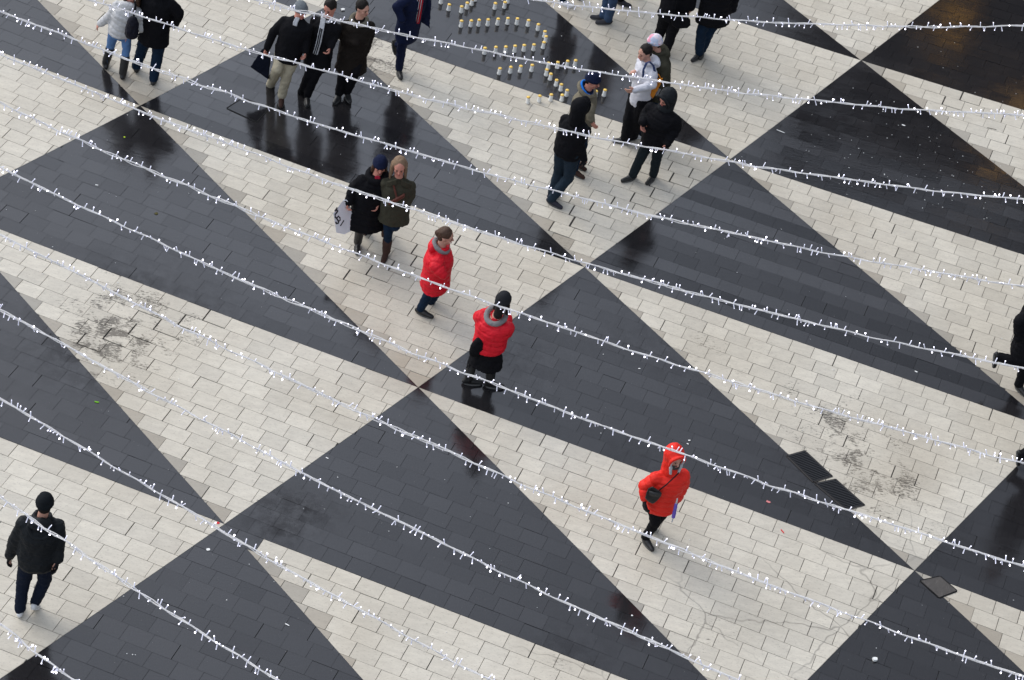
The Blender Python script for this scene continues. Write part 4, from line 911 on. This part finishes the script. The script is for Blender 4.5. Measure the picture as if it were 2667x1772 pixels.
# black shoulder bag of the orange-red parka
Yb = D19['Y0'] - .26; t = thing('shoulder_bag', atY(1700, 1312, Yb), 'black leather shoulder bag on the orange red parka', 'bag')
slab([(1688, 1272), (1700, 1268), (1718, 1280), (1724, 1286), (1716, 1300), (1702, 1312), (1690, 1308), (1680, 1297)], Yb - .05, .12, 'bag_body', mat('bag_leather', (.015, .015, .015), .5), t, ((.05, .02),))
q = MB(); strip(q, [atY(1690, 1284, Yb - .06), atY(1704, 1288, Yb - .065), atY(1720, 1290, Yb - .055)], UP, .035, .006); build(q, 'flap', mat('bag_flap', (.03, .03, .03), .45), t)
Yb = D19['Y0'] - .1; t = thing('folded_umbrella', atY(1748, 1345, Yb), 'purple folded umbrella in the left hand of the orange red parka', 'umbrella')
q = MB(); q.capsule(atY(1761, 1314, Yb - .12), .020, atY(1754, 1346, Yb - .12), .024, 10); blend(q, 'canopy', cloth('purple_nylon', (.13, .09, .42), .7), t, .008, 1, ((.04, .01),))
q = MB(); q.capsule(atY(1764, 1300, Yb - .12), .009, atY(1761, 1314, Yb - .12), .012, 8); q.capsule(atY(1754, 1347, Yb - .12), .010, atY(1750, 1360, Yb - .12), .007, 8); build(q, 'handle', C_LGREY, t)
# white shopping bag with its letters
Yb = ground(932, 630, .085).y - .16
t = thing('shopping_bag', atY(890, 600, Yb), 'white paper shopping bag with black letters held at arm length', 'bag')
M_BAG = cloth('white_paper', (.74, .76, .80), .6, .05, .2); M_INK = mat('black_ink', (.008, .008, .012), .5)
A0, A1, A2, A3 = atY(894, 522, Yb - .02), atY(868, 556, Yb - .16), atY(876, 606, Yb - .16), atY(905, 590, Yb - .02)
B0, B3 = atY(913, 541, Yb + .06), atY(926, 595, Yb + .06)
q = MB(); back = (B3 - A3)
q.rings([[A0, A1, A2, A3], [B0, A1 + back * .75, A2 + back, B3]]); build(q, 'bag_body', M_BAG, t, False)
q = MB(); q.tube([A0, atY(902, 522, Yb), atY(908, 528, Yb), atY(912, 543, Yb + .05)], .006); build(q, 'handle', M_BAG, t)
nrm = (A3 - A0).cross(A1 - A0).normalized()
if nrm.y > 0: nrm = -nrm
def onbag(px, py):      # a point printed on the front of the bag
    d = ray(px, py); tt = ((A3 - Vector((0, 0, HC))).dot(nrm)) / d.dot(nrm); return Vector((0, 0, HC)) + d * tt + nrm * .004
def zp(x, y): return onbag(860 + x / 13.07, 500 + y / 13.07)
def stroke(mb, pts, w_=.011):
    mb.tube([zp(*p) for p in pts], w_, 6)
for nm, strokes in (('letter_t', [[(235, 530), (150, 655)], [(195, 600), (250, 655)]]), ('letter_u', [[(235, 680), (160, 760), (165, 860), (205, 900)]]),
                    ('letter_b', [[(205, 900), (270, 820), (320, 880), (325, 960), (275, 1000), (225, 920)], [(275, 1000), (270, 1060), (215, 1080), (180, 1030)]]), ('letter_i', [[(455, 965), (400, 1050), (335, 1155)]])):
    q = MB(); [stroke(q, s_) for s_ in strokes]; build(q, nm, M_INK, t)

# ------------------------------------------------------------------ light strings across the square
def cablemat():
    mt = mat('clear_cable', (.95, .93, .88), .35, .5); b = mt.node_tree.nodes['Principled BSDF']
    tr = N(mt, 'ShaderNodeBsdfTransparent'); mx = N(mt, 'ShaderNodeMixShader'); mx.inputs[0].default_value = .66
    o = mt.node_tree.nodes['Material Output']; L(mt, tr.outputs[0], mx.inputs[1]); tl = N(mt, 'ShaderNodeBsdfTranslucent'); tl.inputs['Color'].default_value = (.9, .9, .95, 1); m2 = N(mt, 'ShaderNodeMixShader'); m2.inputs[0].default_value = .4; L(mt, b.outputs[0], m2.inputs[1]); L(mt, tl.outputs[0], m2.inputs[2]); L(mt, m2.outputs[0], mx.inputs[2]); L(mt, mx.outputs[0], o.inputs[0]); return mt
M_CABLE = cablemat()
LEDS = [mat('led_dim', (.8, .8, .9), .3, emis=(.85, .85, 1), es=.9), mat('led_lit', (.8, .8, .9), .3, emis=(.85, .84, 1), es=1.9), mat('led_bright', (.9, .9, 1), .3, emis=(.92, .90, 1), es=4)]
for mt in LEDS: mt.cycles.emission_sampling = 'NONE'
M_STEM = mat('bulb_stem', (.72, .72, .80), .3, .5, emis=(.8, .8, 1), es=.12); M_STEM.cycles.emission_sampling = 'NONE'
def bulb_mb(v):
    q = MB(); ln = (.026, .022, .016)[v]; r = (.0027, .0036, .0048)[v]
    q.capsule((0, 0, 0), .0030, (0, 0, ln), .0034, 6); q.mi = 1; q.ell((0, 0, ln + .003), Vector((r, 0, 0)), Vector((0, r, 0)), Vector((0, 0, r * 1.25)), 8, 6); return q
BULB = []
for v in range(3):
    q = bulb_mb(v); me = bpy.data.meshes.new('bulb'); me.from_pydata(q.v, [], q.f); me.materials.append(M_STEM); me.materials.append(LEDS[v])
    for i, p in enumerate(me.polygons): p.material_index = q.m[i]; p.use_smooth = True
    BULB.append((me, q))
STR = [
 [(1385, 0), (1509, 14), (1634, 26), (1730, 40), (1814, 47), (2000, 57), (2133, 63), (2274, 68), (2480, 70), (2667, 68)],
 [(640, -6), (763, 26), (910, 58), (1085, 96), (1263, 133), (1334, 148), (1537, 187), (1707, 212), (1823, 226), (2000, 250), (2133, 263), (2283, 276), (2410, 287), (2667, 301)],
 [(200, -10), (291, 15), (452, 71), (667, 136), (850, 184), (1020, 234), (1204, 282), (1334, 308), (1520, 351), (1600, 370), (1730, 392), (1905, 420), (2076, 447), (2331, 484), (2667, 521)],
 [(0, 31), (198, 102), (359, 163), (492, 211), (667, 271), (856, 334), (1057, 391), (1244, 443), (1430, 494), (1569, 531), (1707, 563), (2000, 628), (2155, 660), (2311, 687), (2480, 718), (2667, 745)],
 [(0, 139), (153, 207), (339, 277), (410, 308), (667, 399), (791, 449), (913, 491), (995, 522), (1218, 592), (1334, 627), (1540, 694), (1659, 723), (2000, 814), (2141, 847), (2311, 886), (2509, 928), (2667, 961)],
 [(0, 263), (65, 304), (192, 359), (379, 441), (636, 545), (822, 622), (989, 685), (1153, 742), (1334, 812), (1577, 888), (1696, 928), (1888, 991), (2158, 1070), (2353, 1125), (2509, 1168), (2667, 1205)],
 [(0, 436), (105, 487), (348, 601), (565, 700), (667, 745), (808, 807), (950, 867), (1119, 938), (1272, 996), (1481, 1077), (1701, 1155), (2000, 1262), (2212, 1328), (2382, 1385), (2560, 1442), (2667, 1475)],
 [(0, 612), (155, 687), (311, 770), (447, 836), (551, 892), (667, 946), (794, 1007), (967, 1088), (1176, 1180), (1334, 1251), (1529, 1330), (1673, 1391), (2000, 1521), (2226, 1609), (2356, 1653), (2480, 1696), (2667, 1764)],
 [(0, 807), (76, 847), (192, 914), (302, 974), (424, 1036), (667, 1169), (780, 1230), (978, 1328), (1119, 1397), (1246, 1462), (1334, 1503), (1475, 1572), (1569, 1614), (1786, 1711), (1920, 1770)],
 [(0, 1040), (124, 1112), (283, 1205), (387, 1268), (492, 1330), (562, 1377), (667, 1440), (786, 1504), (916, 1575), (1026, 1638), (1147, 1704), (1269, 1768)],
 [(0, 1290), (57, 1336), (124, 1383), (243, 1460), (339, 1527), (407, 1569), (526, 1650), (622, 1711), (729, 1775)],
 [(0, 1624), (54, 1671), (105, 1708), (150, 1742), (198, 1774)]]
OR2 = ['topmost', 'second', 'third', 'fourth', 'fifth', 'sixth', 'seventh', 'eighth', 'ninth', 'tenth', 'eleventh', 'lowest']
DESC = ['topmost string of white lights, crossing the upper right corner', 'second light string from the top, passing over the middle row of candles', 'third light string from the top, starting above the silver jacket',
        'fourth light string from the top, starting at the upper left corner', 'fifth light string from the top, crossing the friends with the shopping bag', 'sixth light string from the top, crossing the hem of the crimson jacket',
        'seventh light string from the top, crossing the orange red hood', 'eighth light string from the top, crossing the shoes of the orange red parka', 'ninth light string from the top, leaving at the bottom right of centre',
        'tenth light string from the top, passing the red bottle cap', 'eleventh light string from the top, crossing the back of the grey jacket', 'lowest short light string in the bottom left corner']
def catmull(P, n=14):
    o = []; P = [2 * P[0] - P[1]] + P + [2 * P[-1] - P[-2]]
    for i in range(1, len(P) - 2):
        for k in range(n):
            t = k / n; a, b, c, d = P[i - 1], P[i], P[i + 1], P[i + 2]
            o.append(.5 * ((2 * b) + (c - a) * t + (2 * a - 5 * b + 4 * c - d) * t * t + (3 * b - a - 3 * c + d) * t ** 3))
    o.append(P[-2]); return o
ZS = 11.6
for si, pl in enumerate(STR):
    rnd = random.Random(50 + si)
    e0 = ground(*pl[0], z=ZS); e1 = ground(*pl[-1], z=ZS); dxy = (e1 - e0); nn = Vector((dxy.y, -dxy.x, 0)).normalized()
    pts = []
    for p in pl:      # the string hangs in one upright plane between its ends
        d = ray(*p); c0 = Vector((0, 0, HC)); tt = (e0 - c0).dot(nn) / d.dot(nn); pts.append(c0 + d * tt)
    # fit a smooth sag so that measuring noise does not kink the wire
    run = dxy.normalized(); s = np.array([(p - e0).dot(run) for p in pts]); z = np.array([p.z for p in pts]); cf = np.polyfit(s, z, 3 if len(pts) > 9 else 2)
    zz = .75 * np.polyval(cf, s) + .25 * z
    pts = [e0 + run * s[i] + Vector((0, 0, zz[i] - e0.z)) for i in range(len(pts))]
    sl0 = (pts[1] - pts[0]).normalized(); sl1 = (pts[-1] - pts[-2]).normalized()
    pts = [pts[0] - sl0 * 3.0 + UP * .15, pts[0] - sl0 * 1.5 + UP * .04] + pts + [pts[-1] + sl1 * 1.5 + UP * .04, pts[-1] + sl1 * 3.0 + UP * .15]
    sm = catmull(pts, 10)
    # resample evenly
    acc = [0.]
    for a, b in zip(sm, sm[1:]): acc.append(acc[-1] + (b - a).length)
    tot = acc[-1]; ns = int(tot / .02); xs = np.linspace(0, tot, ns); A = np.array(sm); W_ = np.stack([np.interp(xs, acc, A[:, k]) for k in range(3)], 1)
    T = thing('light_string', Vector(W_[ns // 2]), DESC[si], 'string lights', 'strings of white lights above the square')
    q = MB()
    side = Vector((nn.x, nn.y, 0)); vert = run.cross(side)
    ph = [rnd.random() * 6 for _ in range(6)]
    for wi in range(3):
        path = []
        for i in range(0, ns, 2):
            u = xs[i]; a = u * (16 + 3 * wi) + wi * 2.1 + ph[wi]; lo = (1 + .9 * max(0, math.sin(u * .83 + ph[3])) ** 6 + .8 * max(0, math.sin(u * 1.9 + ph[4])) ** 12)
            r = .0042 * lo; jit = .0035 * math.sin(u * 5.1 + ph[5]) 
            path.append(Vector(W_[i]) + side * (r * math.cos(a)) + UP * (r * math.sin(a) + jit))
        q.tube(path, .0034 + .0006 * (wi == 0), 5)
    build(q, 'cable', M_CABLE, T)
    # bulbs
    cand = []; u = .02
    while u < tot:
        i = min(ns - 2, int(u / tot * (ns - 1))); d = (Vector(W_[i + 1]) - Vector(W_[i])).normalized()
        ang = rnd.choice((90, 270)) + rnd.gauss(0, 38); ca, sa = math.cos(R(ang)), math.sin(R(ang))
        # across the string as seen from above and from the front
        n1 = UP - d * d.dot(UP); n1.normalize(); n2 = d.cross(n1)
        v = n1 * sa + n2 * ca + d * rnd.uniform(-.45, .45); v.normalize()
        kind = rnd.choices((0, 1, 2), (.45, .43, .12))[0]
        pos = Vector(W_[i]) + v * .004; cand.append((pos, v, kind)); u += rnd.choice((.010, .019, .027, .035, .050)) * rnd.uniform(.8, 1.25)
    cr = Vector((0, 0, HC))
    def inview(p):
        r_ = p - cr; x = r_.dot(AX) / r_.dot(FW) * F_PX + IMW / 2; y = r_.dot(AD) / r_.dot(FW) * F_PX + IMH / 2; return 0 < x < IMW and 0 < y < IMH
    vis = [c for c in cand if inview(c[0])]; rest = [c for c in cand if not inview(c[0])]
    rnd.shuffle(vis); ones = vis[:100]; rest += vis[100:]
    for pos, v, kind in ones:
        o = bpy.data.objects.new('bulb', BULB[kind][0]); link(o); o.parent = T; o.location = pos - T.location; o.rotation_mode = 'QUATERNION'; o.rotation_quaternion = v.to_track_quat('Z', 'Y')
    q = MB()
    mids = []
    for pos, v, kind in rest:
        src = BULB[kind][1]; qq = v.to_track_quat('Z', 'Y'); q.add([pos + qq @ Vector(p) for p in src.v], src.f)
        q.m[-len(src.f):] = [0 if m_ == 0 else kind + 1 for m_ in src.m]
    o = build(q, 'bulbs', [M_STEM] + LEDS, T); o['kind'] = 'stuff'
